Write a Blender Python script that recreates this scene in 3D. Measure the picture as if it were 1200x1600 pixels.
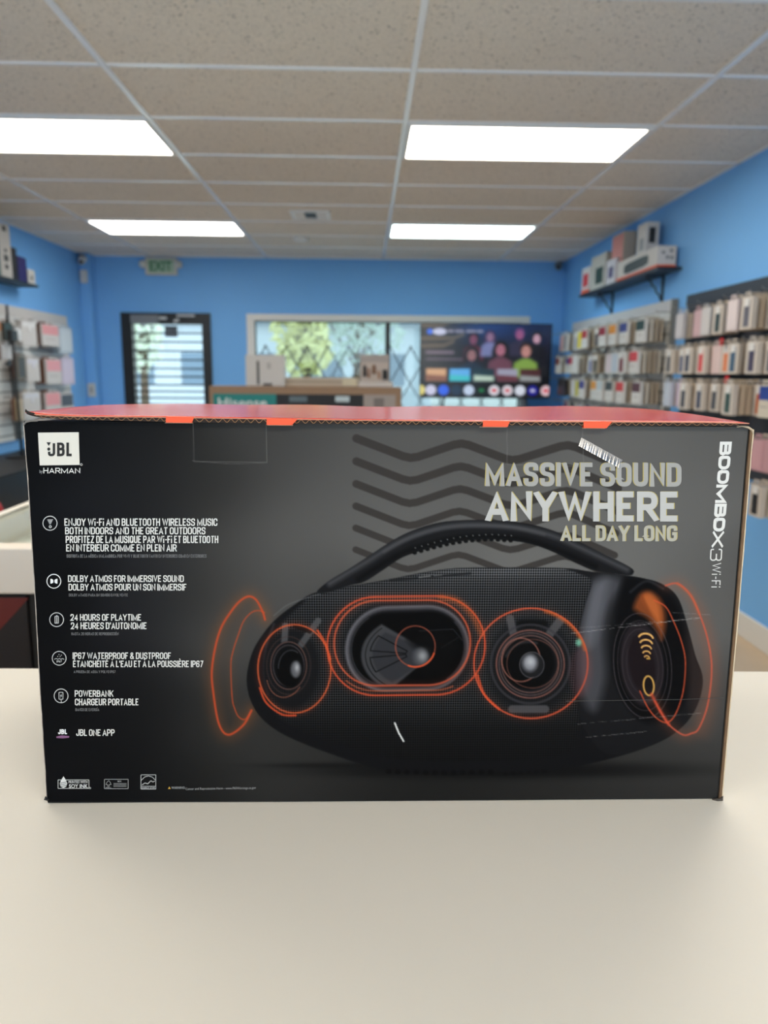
import bpy, bmesh, math, random
import numpy as np
from mathutils import Vector, Matrix

random.seed(7)
for o in list(bpy.data.objects):
    bpy.data.objects.remove(o)
scene = bpy.context.scene
COL = scene.collection

# ------------------------------------------------------------------ camera
F, CX, CY = 1160.0, 600.0, 800.0            # focal length and centre, pixels of the 1200x1600 frame
YAW, PITCH, ROLL = math.radians(1.5404), math.radians(10.584), 0.008
CAM = np.array([0.0, 0.0, 1.433])
_r = np.array([math.cos(YAW), -math.sin(YAW), 0])
_u = np.array([math.sin(YAW)*math.sin(PITCH), math.cos(YAW)*math.sin(PITCH), math.cos(PITCH)])
CD = np.array([math.sin(YAW)*math.cos(PITCH), math.cos(YAW)*math.cos(PITCH), -math.sin(PITCH)])
CR = math.cos(ROLL)*_r + math.sin(ROLL)*_u
CU = -math.sin(ROLL)*_r + math.cos(ROLL)*_u
cd = bpy.data.cameras.new('camera')
cam = bpy.data.objects.new('camera', cd); COL.objects.link(cam)
cam.matrix_world = Matrix(((CR[0], CU[0], -CD[0], CAM[0]), (CR[1], CU[1], -CD[1], CAM[1]),
                           (CR[2], CU[2], -CD[2], CAM[2]), (0, 0, 0, 1)))
cd.sensor_fit = 'VERTICAL'; cd.sensor_height = 36.0; cd.sensor_width = 27.0
cd.lens = F/1600*36
cd.clip_start = 0.02; cd.clip_end = 200
cd.dof.use_dof = True; cd.dof.focus_distance = 0.56; cd.dof.aperture_fstop = 7.0
scene.camera = cam

# ------------------------------------------------------------------ light and exposure
LAMP = 5.0            # radiance of the ceiling diffusers
SKY = 1.2
w = bpy.data.worlds.new('sky'); scene.world = w; w.use_nodes = True
_bg = w.node_tree.nodes['Background']
_bg.inputs['Color'].default_value = (0.80, 0.93, 1.0, 1); _bg.inputs['Strength'].default_value = SKY
vs = scene.view_settings
vs.view_transform = 'Standard'; vs.look = 'None'; vs.exposure = 1.2; vs.gamma = 1.0
try: vs.use_curve_mapping = False
except Exception: pass

# ------------------------------------------------------------------ helpers
def ray(x, y): return CD + CR*(x-CX)/F - CU*(y-CY)/F
def on_x(x, y, X):
    r = ray(x, y); return CAM + r*(X-CAM[0])/r[0]
def on_y(x, y, Y):
    r = ray(x, y); return CAM + r*(Y-CAM[1])/r[1]
def on_z(x, y, Z):
    r = ray(x, y); return CAM + r*(Z-CAM[2])/r[2]

def lin(c):
    c = np.asarray(c, float)/255.0
    return np.where(c <= 0.04045, c/12.92, ((c+0.055)/1.055)**2.4)

def mat(name, rgb, rough=0.5, metal=0.0, spec=0.5, noise=0.0, nscale=8.0, bump=0.0, bscale=60.0, emit=None, estr=0.0, coat=0.0, trans=0.0):
    m = bpy.data.materials.new(name); m.use_nodes = True
    nt = m.node_tree; b = nt.nodes['Principled BSDF']
    c = tuple(lin(rgb)) + (1,)
    b.inputs['Base Color'].default_value = c
    b.inputs['Roughness'].default_value = rough
    b.inputs['Metallic'].default_value = metal
    b.inputs['Specular IOR Level'].default_value = spec
    b.inputs['Coat Weight'].default_value = coat
    b.inputs['Coat Roughness'].default_value = 0.08
    b.inputs['Transmission Weight'].default_value = trans
    tc = nt.nodes.new('ShaderNodeTexCoord')
    if noise:
        n = nt.nodes.new('ShaderNodeTexNoise'); n.inputs['Scale'].default_value = nscale; n.inputs['Detail'].default_value = 4
        nt.links.new(tc.outputs['Object'], n.inputs['Vector'])
        mr = nt.nodes.new('ShaderNodeMapRange'); mr.inputs['To Min'].default_value = 1-noise; mr.inputs['To Max'].default_value = 1+noise
        nt.links.new(n.outputs['Fac'], mr.inputs['Value'])
        mx = nt.nodes.new('ShaderNodeVectorMath'); mx.operation = 'SCALE'
        mx.inputs[0].default_value = c[:3]
        nt.links.new(mr.outputs['Result'], mx.inputs['Scale'])
        nt.links.new(mx.outputs['Vector'], b.inputs['Base Color'])
    if bump:
        n2 = nt.nodes.new('ShaderNodeTexNoise'); n2.inputs['Scale'].default_value = bscale
        nt.links.new(tc.outputs['Object'], n2.inputs['Vector'])
        bp = nt.nodes.new('ShaderNodeBump'); bp.inputs['Strength'].default_value = bump; bp.inputs['Distance'].default_value = 0.002
        nt.links.new(n2.outputs['Fac'], bp.inputs['Height']); nt.links.new(bp.outputs['Normal'], b.inputs['Normal'])
    if emit is not None:
        b.inputs['Emission Color'].default_value = tuple(lin(emit)) + (1,)
        b.inputs['Emission Strength'].default_value = estr
    return m

_pal = {}
def pal(r, g, b, rough=0.5):
    k = (r, g, b, rough)
    if k not in _pal: _pal[k] = mat('paint_%d_%d_%d' % (r, g, b), (r, g, b), rough)
    return _pal[k]

class MB:
    """collects shapes that end up as ONE mesh object"""
    def __init__(s): s.v = []; s.f = []; s.m = []; s.cur = 0
    def quad(s, *p):
        b = len(s.v); s.v += [tuple(float(c) for c in q) for q in p]; s.f.append(tuple(range(b, b+len(p)))); s.m.append(s.cur); return s
    def box(s, x0, x1, y0, y1, z0, z1):
        b = len(s.v)
        s.v += [(x0,y0,z0),(x1,y0,z0),(x1,y1,z0),(x0,y1,z0),(x0,y0,z1),(x1,y0,z1),(x1,y1,z1),(x0,y1,z1)]
        for f in ((0,3,2,1),(4,5,6,7),(0,1,5,4),(1,2,6,5),(2,3,7,6),(3,0,4,7)):
            s.f.append(tuple(b+i for i in f)); s.m.append(s.cur)
        return s
    def tube(s, pts, r, n=8, closed=False):
        pts = [Vector(p) for p in pts]; rings = []
        for i, p in enumerate(pts):
            a = pts[i-1] if (i > 0 or closed) else p
            c = pts[(i+1) % len(pts)] if (i < len(pts)-1 or closed) else p
            t = (c-a).normalized()
            ref = Vector((0,0,1)) if abs(t.z) < 0.9 else Vector((1,0,0))
            e1 = t.cross(ref).normalized(); e2 = t.cross(e1)
            rr = r[i] if isinstance(r, (list, tuple)) else r
            b = len(s.v)
            for k in range(n):
                q = p + (e1*math.cos(2*math.pi*k/n) + e2*math.sin(2*math.pi*k/n))*rr
                s.v.append(tuple(q))
            rings.append(b)
        m = len(rings)
        for i in range(m if closed else m-1):
            a, b = rings[i], rings[(i+1) % m]
            for k in range(n):
                s.f.append((a+k, a+(k+1) % n, b+(k+1) % n, b+k)); s.m.append(s.cur)
        if not closed:
            s.f.append(tuple(rings[0]+k for k in range(n))[::-1]); s.m.append(s.cur)
            s.f.append(tuple(rings[-1]+k for k in range(n))); s.m.append(s.cur)
        return s
    def lathe(s, prof, c, axis, n=20):
        axis = Vector(axis).normalized(); ref = Vector((0,0,1)) if abs(axis.z) < 0.9 else Vector((1,0,0))
        e1 = axis.cross(ref).normalized(); e2 = axis.cross(e1); c = Vector(c); rings = []
        for (h, r) in prof:
            b = len(s.v)
            for k in range(n):
                s.v.append(tuple(c + axis*h + (e1*math.cos(2*math.pi*k/n)+e2*math.sin(2*math.pi*k/n))*max(r, 1e-5)))
            rings.append(b)
        for i in range(len(rings)-1):
            a, b = rings[i], rings[i+1]
            for k in range(n):
                s.f.append((a+k, b+k, b+(k+1) % n, a+(k+1) % n)); s.m.append(s.cur)
        return s
    def build(s, name, m, parent=None, smooth=False, bevel=0.0, segs=2):
        me = bpy.data.meshes.new(name)
        me.from_pydata(s.v, [], s.f)
        for q in (m if isinstance(m, (list, tuple)) else [m]): me.materials.append(q)
        for p, i in zip(me.polygons, s.m): p.material_index = i
        if smooth:
            for p in me.polygons: p.use_smooth = True
        me.update()
        o = bpy.data.objects.new(name, me); COL.objects.link(o)
        if parent is not None: o.parent = parent
        if bevel:
            bm = o.modifiers.new('bevel', 'BEVEL'); bm.width = bevel; bm.segments = segs; bm.limit_method = 'ANGLE'
        return o

def tag(o, label=None, cat=None, group=None, kind=None):
    if label: o['label'] = label
    if cat: o['category'] = cat
    if group: o['group'] = group
    if kind: o['kind'] = kind
    return o
def empty(name, loc=(0,0,0), rz=0.0):
    o = bpy.data.objects.new(name, None); COL.objects.link(o); o.empty_display_size = 0.05
    o.location = loc; o.rotation_euler = (0, 0, rz); return o
def struct(o, label=None): o['kind'] = 'structure'; return tag(o, label)
def copy_tree(o, parent=None):
    c = o.copy(); COL.objects.link(c)
    if parent is not None: c.parent = parent
    for ch in list(o.children): copy_tree(ch, c)
    return c

# ------------------------------------------------------------------ materials
M = {}
M['wall'] = mat('blue_wall_paint', (120, 182, 242), 0.55, noise=0.03, nscale=3, bump=0.05, bscale=200, spec=0.3)
M['floor'] = mat('tan_floor', (196, 172, 144), 0.45, noise=0.12, nscale=5)
M['white'] = mat('white_enamel', (232, 232, 230), 0.4)
M['white_trim'] = mat('white_trim_paint', (224, 222, 218), 0.45)
M['grid'] = mat('grid_bar_enamel', (250, 250, 252), 0.22, spec=1.0)
M['black'] = mat('black_metal', (18, 19, 22), 0.4)
M['blackplastic'] = mat('black_plastic', (16, 16, 18), 0.35)
M['steel'] = mat('brushed_steel', (190, 190, 190), 0.3, metal=1.0)
M['counter'] = mat('cream_laminate', (225, 219, 207), 0.42, noise=0.02, nscale=2.5, bump=0.02, bscale=300, spec=0.4)
M['slat'] = mat('white_slatwall', (222, 222, 220), 0.4)
M['groove'] = mat('slatwall_groove', (120, 120, 118), 0.6)
M['charcoal'] = mat('charcoal_panel', (38, 42, 52), 0.6)
M['kraft'] = mat('kraft_cardboard', (176, 140, 100), 0.8, noise=0.08, nscale=30)
M['darkkraft'] = mat('dark_cardboard_edge', (38, 27, 22), 0.85, noise=0.2, nscale=60)
M['glass'] = None

# ceiling tile: speckled fissured mineral fibre
m = bpy.data.materials.new('mineral_ceiling_tile'); m.use_nodes = True
nt = m.node_tree; b = nt.nodes['Principled BSDF']; b.inputs['Roughness'].default_value = 0.9; b.inputs['Specular IOR Level'].default_value = 0.1
tc = nt.nodes.new('ShaderNodeTexCoord')
n1 = nt.nodes.new('ShaderNodeTexNoise'); n1.inputs['Scale'].default_value = 80; n1.inputs['Detail'].default_value = 3
n2 = nt.nodes.new('ShaderNodeTexNoise'); n2.inputs['Scale'].default_value = 120; n2.inputs['Detail'].default_value = 2
n3 = nt.nodes.new('ShaderNodeTexNoise'); n3.inputs['Scale'].default_value = 0.9
for n in (n1, n2, n3): nt.links.new(tc.outputs['Object'], n.inputs['Vector'])
r1 = nt.nodes.new('ShaderNodeValToRGB'); r1.color_ramp.elements[0].position = 0.31; r1.color_ramp.elements[1].position = 0.38
r1.color_ramp.elements[0].color = (0.42, 0.42, 0.42, 1); r1.color_ramp.elements[1].color = (1, 1, 1, 1)
nt.links.new(n1.outputs['Fac'], r1.inputs['Fac'])
r2 = nt.nodes.new('ShaderNodeMapRange'); r2.inputs['To Min'].default_value = 0.75; r2.inputs['To Max'].default_value = 1.2
nt.links.new(n2.outputs['Fac'], r2.inputs['Value'])
r3 = nt.nodes.new('ShaderNodeMapRange'); r3.inputs['To Min'].default_value = 0.92; r3.inputs['To Max'].default_value = 1.08
nt.links.new(n3.outputs['Fac'], r3.inputs['Value'])
x1 = nt.nodes.new('ShaderNodeMath'); x1.operation = 'MULTIPLY'; nt.links.new(r2.outputs['Result'], x1.inputs[0]); nt.links.new(r3.outputs['Result'], x1.inputs[1])
x2 = nt.nodes.new('ShaderNodeMath'); x2.operation = 'MULTIPLY'; nt.links.new(x1.outputs[0], x2.inputs[0]); nt.links.new(r1.outputs['Color'], x2.inputs[1])
vm = nt.nodes.new('ShaderNodeVectorMath'); vm.operation = 'SCALE'; vm.inputs[0].default_value = tuple(lin((230, 219, 206)))
nt.links.new(x2.outputs[0], vm.inputs['Scale']); nt.links.new(vm.outputs['Vector'], b.inputs['Base Color'])
M['tile'] = m

def glass_mat(name, tint=(0.95, 0.98, 0.98), gloss=0.08, rough=0.02):
    m = bpy.data.materials.new(name); m.use_nodes = True; nt = m.node_tree
    for n in list(nt.nodes):
        if n.type != 'OUTPUT_MATERIAL': nt.nodes.remove(n)
    out = [n for n in nt.nodes if n.type == 'OUTPUT_MATERIAL'][0]
    t = nt.nodes.new('ShaderNodeBsdfTransparent'); t.inputs['Color'].default_value = (*tint, 1)
    g = nt.nodes.new('ShaderNodeBsdfGlossy'); g.inputs['Roughness'].default_value = rough
    mx = nt.nodes.new('ShaderNodeMixShader'); mx.inputs['Fac'].default_value = gloss
    nt.links.new(t.outputs[0], mx.inputs[1]); nt.links.new(g.outputs[0], mx.inputs[2]); nt.links.new(mx.outputs[0], out.inputs['Surface'])
    return m
M['glass'] = glass_mat('window_glass', (0.66, 0.73, 0.73), 0.05)
M['doorglass'] = glass_mat('door_glass', (0.90, 0.95, 0.95), 0.05)

def emit_mat(name, rgb, s):
    m = bpy.data.materials.new(name); m.use_nodes = True; nt = m.node_tree
    b = nt.nodes['Principled BSDF']; b.inputs['Base Color'].default_value = (0.8, 0.8, 0.8, 1)
    b.inputs['Emission Color'].default_value = (*rgb, 1); b.inputs['Emission Strength'].default_value = s
    return m

def attr_mat(name, rough=0.4, spec=0.25, emission=0.0, weave=False):
    """a print: its own colours stored per vertex (artwork; the carton front also holds a painted reflection)"""
    m = bpy.data.materials.new(name); m.use_nodes = True; nt = m.node_tree; b = nt.nodes['Principled BSDF']
    a = nt.nodes.new('ShaderNodeAttribute'); a.attribute_name = 'ink'
    b.inputs['Roughness'].default_value = rough; b.inputs['Specular IOR Level'].default_value = spec
    if emission:
        b.inputs['Base Color'].default_value = (0.01, 0.01, 0.01, 1)
        nt.links.new(a.outputs['Color'], b.inputs['Emission Color']); b.inputs['Emission Strength'].default_value = emission
    elif weave:
        # fine woven-grille print where the alpha of the ink says so
        tcn = nt.nodes.new('ShaderNodeTexCoord'); sep = nt.nodes.new('ShaderNodeSeparateXYZ'); nt.links.new(tcn.outputs['Object'], sep.inputs[0])
        def lincomb(cx, cz, ph):
            p = nt.nodes.new('ShaderNodeMath'); p.operation = 'MULTIPLY'; p.inputs[1].default_value = cx; nt.links.new(sep.outputs['X'], p.inputs[0])
            q = nt.nodes.new('ShaderNodeMath'); q.operation = 'MULTIPLY_ADD'; q.inputs[1].default_value = cz; nt.links.new(sep.outputs['Z'], q.inputs[0]); nt.links.new(p.outputs[0], q.inputs[2])
            s = nt.nodes.new('ShaderNodeMath'); s.operation = 'SINE'; nt.links.new(q.outputs[0], s.inputs[0]); return s
        k = 2*math.pi/0.0036
        s1 = lincomb(k, k*0.9, 0); s2 = lincomb(-k, k*0.9, 0)
        pr = nt.nodes.new('ShaderNodeMath'); pr.operation = 'MULTIPLY'; nt.links.new(s1.outputs[0], pr.inputs[0]); nt.links.new(s2.outputs[0], pr.inputs[1])
        am = nt.nodes.new('ShaderNodeMath'); am.operation = 'MULTIPLY'; nt.links.new(pr.outputs[0], am.inputs[0]); nt.links.new(a.outputs['Alpha'], am.inputs[1])
        ad = nt.nodes.new('ShaderNodeMath'); ad.operation = 'MULTIPLY_ADD'; ad.inputs[1].default_value = 1.5; ad.inputs[2].default_value = 1.0; nt.links.new(am.outputs[0], ad.inputs[0])
        fl = nt.nodes.new('ShaderNodeMath'); fl.operation = 'MAXIMUM'; fl.inputs[1].default_value = 0.18; nt.links.new(ad.outputs[0], fl.inputs[0]); ad = fl
        sc = nt.nodes.new('ShaderNodeVectorMath'); sc.operation = 'SCALE'; nt.links.new(a.outputs['Color'], sc.inputs[0]); nt.links.new(ad.outputs[0], sc.inputs['Scale'])
        nt.links.new(sc.outputs['Vector'], b.inputs['Base Color'])
    else:
        nt.links.new(a.outputs['Color'], b.inputs['Base Color'])
    return m

# ------------------------------------------------------------------ a small painter for printed / shown pictures
class Canvas:
    def __init__(s, x0, x1, y0, y1, step):
        s.nx = int(round((x1-x0)/step))+1; s.ny = int(round((y1-y0)/step))+1
        s.xs = np.linspace(x0, x1, s.nx); s.ys = np.linspace(y0, y1, s.ny); s.step = step
        s.X, s.Y = np.meshgrid(s.xs, s.ys)
        s.c = np.zeros((s.ny, s.nx, 3)); s.a = np.zeros((s.ny, s.nx))
    def win(s, pts, pad):
        p = np.asarray(pts); lo = p.min(0)-pad; hi = p.max(0)+pad
        i0, i1 = np.searchsorted(s.xs, [lo[0], hi[0]]); j0, j1 = np.searchsorted(s.ys, [lo[1], hi[1]])
        return slice(max(j0-1,0), j1+1), slice(max(i0-1,0), i1+1)
    def dist(s, sl, pts, closed):
        X, Y = s.X[sl], s.Y[sl]; d = np.full(X.shape, 1e9); p = np.asarray(pts, float)
        n = len(p)
        for i in range(n if closed else n-1):
            a, b = p[i], p[(i+1) % n]; ab = b-a; L = (ab**2).sum()
            if L < 1e-9: continue
            t = np.clip(((X-a[0])*ab[0]+(Y-a[1])*ab[1])/L, 0, 1)
            d = np.minimum(d, (X-a[0]-t*ab[0])**2+(Y-a[1]-t*ab[1])**2)
        return np.sqrt(d)
    def inside(s, sl, pts):
        X, Y = s.X[sl], s.Y[sl]; p = np.asarray(pts, float); r = np.zeros(X.shape, bool); n = len(p)
        for i in range(n):
            (x1, y1), (x2, y2) = p[i], p[(i+1) % n]
            if y1 == y2: continue
            r ^= ((Y > y1) != (Y > y2)) & (X < (x2-x1)*(Y-y1)/(y2-y1)+x1)
        return r
    def put(s, sl, m, col):
        col = col[sl] if isinstance(col, np.ndarray) and col.ndim == 3 else np.asarray(col, float)
        s.c[sl] = s.c[sl]*(1-m[..., None]) + col*m[..., None]
    def poly(s, pts, col, alpha=1.0, soft=0.9, clip=None, weave=None):
        sl = s.win(pts, soft*2+1); d = s.dist(sl, pts, True); d = np.where(s.inside(sl, pts), -d, d)
        m = np.clip(0.5-d/(2*soft), 0, 1)*alpha
        if clip is not None: m = m*clip[sl]
        s.put(sl, m, col)
        s.a[sl] = s.a[sl]*(1-m)+(weave or 0.0)*m
        return sl, m
    def mask(s, pts, soft=0.9):
        z = np.zeros((s.ny, s.nx)); sl = s.win(pts, soft*2+1); d = s.dist(sl, pts, True); d = np.where(s.inside(sl, pts), -d, d)
        z[sl] = np.clip(0.5-d/(2*soft), 0, 1); return z
    def line(s, pts, wd, col, alpha=1.0, soft=0.9, closed=False, clip=None, flat=False):
        sl = s.win(pts, wd+soft*2+1); d = s.dist(sl, pts, closed)
        m = np.clip(0.5-(d-wd/2)/(2*soft), 0, 1)*alpha
        if clip is not None: m = m*clip[sl]
        s.put(sl, m, col)
        s.a[sl] *= (1-m)
    def glow(s, pts, sig, col, alpha, closed=False, clip=None):
        sl = s.win(pts, sig*3); d = s.dist(sl, pts, closed)
        m = np.exp(-(d/sig)**2)*alpha
        if clip is not None: m = m*clip[sl]
        s.put(sl, m, col)
    def blob(s, cx, cy, rx, ry, col, alpha=1.0, power=2.0, clip=None, rot=0.0):
        sl = s.win([(cx-max(rx,ry)*2, cy-max(rx,ry)*2), (cx+max(rx,ry)*2, cy+max(rx,ry)*2)], 1)
        c, q = math.cos(rot), math.sin(rot); dx, dy = s.X[sl]-cx, s.Y[sl]-cy
        r = np.sqrt(((c*dx+q*dy)/rx)**2+((-q*dx+c*dy)/ry)**2)
        m = np.exp(-r**power)*alpha
        if clip is not None: m = m*clip[sl]
        s.put(sl, m, col)
    def mesh(s, name, to3d, material, parent, gain=1.0):
        P = to3d(s.X.ravel(), s.Y.ravel()).astype(np.float32)
        nx, ny = s.nx, s.ny
        me = bpy.data.meshes.new(name); me.vertices.add(nx*ny); me.vertices.foreach_set('co', P.ravel())
        i = np.arange(ny-1)[:, None]*nx + np.arange(nx-1)[None, :]
        q = np.stack([i, i+nx, i+nx+1, i+1], -1).reshape(-1, 4).astype(np.int32)
        nf = len(q); me.loops.add(nf*4); me.loops.foreach_set('vertex_index', q.ravel())
        me.polygons.add(nf); me.polygons.foreach_set('loop_start', np.arange(0, nf*4, 4, dtype=np.int32))
        try: me.polygons.foreach_set('loop_total', np.full(nf, 4, dtype=np.int32))
        except Exception: pass
        me.update(calc_edges=True)
        at = me.attributes.new('ink', 'FLOAT_COLOR', 'POINT')
        rgba = np.concatenate([lin(np.clip(s.c, 0, 255)).reshape(-1, 3)*gain, s.a.reshape(-1, 1)], 1).astype(np.float32)
        at.data.foreach_set('color', rgba.ravel())
        me.materials.append(material)
        o = bpy.data.objects.new(name, me); COL.objects.link(o)
        if parent is not None: o.parent = parent
        return o
def ell(cx, cy, rx, ry, rot=0.0, n=64, a0=0, a1=360):
    t = np.radians(np.linspace(a0, a1, n, endpoint=(a1-a0 != 360))); c, q = math.cos(rot), math.sin(rot)
    x, y = rx*np.cos(t), ry*np.sin(t)
    return np.stack([cx+c*x-q*y, cy+q*x+c*y], 1)
def spline(pts, closed=False, k=8):
    p = np.asarray(pts, float); n = len(p); out = []
    for i in range(n if closed else n-1):
        if closed: a, b, c, d = p[i-1], p[i], p[(i+1) % n], p[(i+2) % n]
        else: a, b, c, d = p[max(i-1, 0)], p[i], p[i+1], p[min(i+2, n-1)]
        for t in np.linspace(0, 1, k, endpoint=False):
            out.append(0.5*((2*b)+(c-a)*t+(2*a-5*b+4*c-d)*t*t+(3*b-a-3*c+d)*t**3))
    if not closed: out.append(p[-1])
    return np.array(out)

# ------------------------------------------------------------------ lettering
_font_cap = {}
def glyphs(body, offset=0.0, space=1.0):
    cu = bpy.data.curves.new('lettering', 'FONT'); cu.body = body; cu.fill_mode = 'FRONT'; cu.resolution_u = 3
    cu.offset = offset; cu.space_character = space; cu.size = 1.0
    ob = bpy.data.objects.new('lettering_source', cu); COL.objects.link(ob)
    dg = bpy.context.evaluated_depsgraph_get(); dg.update()
    me = bpy.data.meshes.new_from_object(ob.evaluated_get(dg))
    v = np.zeros(len(me.vertices)*3); me.vertices.foreach_get('co', v); v = v.reshape(-1, 3)[:, :2].copy()
    f = [tuple(p.vertices) for p in me.polygons]
    bpy.data.objects.remove(ob); bpy.data.curves.remove(cu); bpy.data.meshes.remove(me)
    return v, f
def cap(offset):
    if offset not in _font_cap:
        v, _ = glyphs('H', offset); _font_cap[offset] = (v[:, 1].min(), v[:, 1].max())
    return _font_cap[offset]
def text_px(body, x0, x1, yt, yb, offset=0.012, space=1.0, slope=0.0):
    """glyphs laid into a pixel rectangle: caps from yt (top) to yb (base line)"""
    v, f = glyphs(body, offset, space); c0, c1 = cap(offset)
    u = (v[:, 0]-v[:, 0].min())/(v[:, 0].max()-v[:, 0].min()); t = (v[:, 1]-c0)/(c1-c0)
    X = x0+u*(x1-x0); Y = yb+(yt-yb)*t+slope*(X-x0)
    return np.stack([X, Y], 1), f

# a condensed grotesque drawn with strokes: centre lines in a unit box, 'r' = rounded corner
def _R(x, y): return (x, y, 1)
SF = {
 'A': (0.95, [[(0,0),(.5,1),(1,0)], [(.17,.27),(.83,.27)]]), 'B': (0.85, [[(0,0),(0,1),_R(.95,1),_R(.95,.53),(0,.53)], [(.3,.53),_R(1,.53),_R(1,0),(0,0)]]),
 'C': (0.85, [[(1,.66),_R(1,1),_R(0,1),_R(0,0),_R(1,0),(1,.34)]]), 'D': (0.85, [[(0,0),(0,1),_R(1,1),_R(1,0),(0,0)]]),
 'E': (0.7, [[(1,1),(0,1),(0,0),(1,0)], [(0,.52),(.9,.52)]]), 'F': (0.68, [[(1,1),(0,1),(0,0)], [(0,.5),(.9,.5)]]),
 'G': (0.87, [[(1,.7),_R(1,1),_R(0,1),_R(0,0),_R(1,0),(1,.48),(.55,.48)]]), 'H': (0.85, [[(0,0),(0,1)], [(1,0),(1,1)], [(0,.52),(1,.52)]]),
 'I': (0.0, [[(0,0),(0,1)]]), 'J': (0.7, [[(1,1),_R(1,0),_R(0,0),(0,.32)]]), 'K': (0.9, [[(0,0),(0,1)], [(1,1),(.05,.40)], [(.38,.6),(1,0)]]),
 'L': (0.65, [[(0,1),(0,0),(1,0)]]), 'M': (1.25, [[(0,0),(0,1),(.5,.1),(1,1),(1,0)]]), 'N': (0.9, [[(0,0),(0,1),(1,0),(1,1)]]),
 'O': (0.87, [[_R(0,.5),_R(0,1),_R(1,1),_R(1,0),_R(0,0),'c']]), 'P': (0.82, [[(0,0),(0,1),_R(1,1),_R(1,.44),(0,.44)]]),
 'Q': (0.87, [[_R(0,.5),_R(0,1),_R(1,1),_R(1,0),_R(0,0),'c'], [(.6,.25),(1.02,-.03)]]), 'R': (0.85, [[(0,0),(0,1),_R(1,1),_R(1,.47),(0,.47)], [(.5,.47),(1.02,0)]]),
 'S': (0.83, [[(1,.7),_R(1,1),_R(0,1),_R(0,.56),_R(1,.48),_R(1,0),_R(0,0),(0,.3)]]), 'T': (0.8, [[(0,1),(1,1)], [(.5,0),(.5,1)]]),
 'U': (0.85, [[(0,1),_R(0,0),_R(1,0),(1,1)]]), 'V': (0.95, [[(0,1),(.5,0),(1,1)]]), 'W': (1.5, [[(0,1),(.26,0),(.5,.95),(.74,0),(1,1)]]),
 'X': (0.92, [[(0,0),(1,1)], [(0,1),(1,0)]]), 'Y': (0.92, [[(0,1),(.5,.45),(1,1)], [(.5,.5),(.5,0)]]), 'Z': (0.8, [[(0,1),(1,1),(0,0),(1,0)]]),
 '0': (0.8, [[_R(0,.5),_R(0,1),_R(1,1),_R(1,0),_R(0,0),'c']]), '1': (0.4, [[(0,.75),(1,1),(1,0)]]), '2': (0.8, [[(0,.68),_R(0,1),_R(1,1),_R(1,.55),(0,0),(1,0)]]),
 '3': (0.8, [[(0,.72),_R(0,1),_R(1,1),_R(1,.53),(.4,.53)], [(.4,.53),_R(1,.53),_R(1,0),_R(0,0),(0,.28)]]), '4': (0.85, [[(.75,0),(.75,1),(0,.26),(1.08,.26)]]),
 '5': (0.8, [[(1,1),(0,1),(0,.55),_R(1,.6),_R(1,0),_R(0,0),(0,.25)]]), '6': (0.8, [[(1,.74),_R(1,1),_R(0,1),_R(0,0),_R(1,0),_R(1,.57),_R(0,.57)]]),
 '7': (0.78, [[(0,1),(1,1),(.3,0)]]), '&': (0.95, [[(1,0),(.1,.8),_R(.2,1),_R(.75,1),_R(.75,.68),_R(0,.4),_R(0,0),_R(.75,0),(1,.42)]]),
 '-': (0.38, [[(0,.45),(1,.45)]]), "'": (0.0, [[(0,.72),(0,1)]]), 'i': (0.0, [[(0,0),(0,.62)], [(0,.86),(0,1)]]), ' ': (0.32, []),
}
ACC = {'É': ('E', 1), 'È': ('E', -1), 'À': ('A', -1), 'Ú': ('U', 1), 'Í': ('I', 1), 'Á': ('A', 1), 'Ó': ('O', 1)}
def stroke_faces(pts, wd, closed=False):
    """a polyline of constant width with mitred bends"""
    p = np.asarray(pts, float); n = len(p); V = []; Fc = []
    for i in range(n):
        a = p[i]-p[i-1] if (i > 0 or closed) else p[i+1]-p[i]
        b_ = p[(i+1) % n]-p[i] if (i < n-1 or closed) else p[i]-p[i-1]
        a = a/max(np.hypot(*a), 1e-9); b_ = b_/max(np.hypot(*b_), 1e-9)
        na = np.array((-a[1], a[0])); nb = np.array((-b_[1], b_[0])); m_ = na+nb; L = np.hypot(*m_)
        m_ = na if L < 1e-6 else m_/L; k = 1/max(m_@na, 0.42)
        V += [p[i]+m_*wd/2*k, p[i]-m_*wd/2*k]
    for i in range(n if closed else n-1):
        j = (i+1) % n; Fc.append((2*i, 2*i+1, 2*j+1, 2*j))
    return np.array(V), Fc
def rounded(pts, sx, sy, rad, closed):
    q = [np.array((p[0]*sx, p[1]*sy)) for p in pts]; out = []; n = len(q)
    for i in range(n):
        if len(pts[i]) == 3 and (closed or 0 < i < n-1):
            a, b_, c = q[i-1], q[i], q[(i+1) % n]; la, lc = np.hypot(*(a-b_)), np.hypot(*(c-b_))
            r = min(rad, la*0.5, lc*0.5)
            if la < 1e-6 or lc < 1e-6: continue
            s_, e_ = b_+(a-b_)/la*r, b_+(c-b_)/lc*r
            for t in np.linspace(0, 1, 6): out.append((1-t)**2*s_+2*t*(1-t)*b_+t*t*e_)
        else: out.append(q[i])
    keep = [out[0]]
    for o in out[1:]:
        if np.hypot(*(o-keep[-1])) > 1e-4: keep.append(o)
    return np.array(keep)
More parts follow.
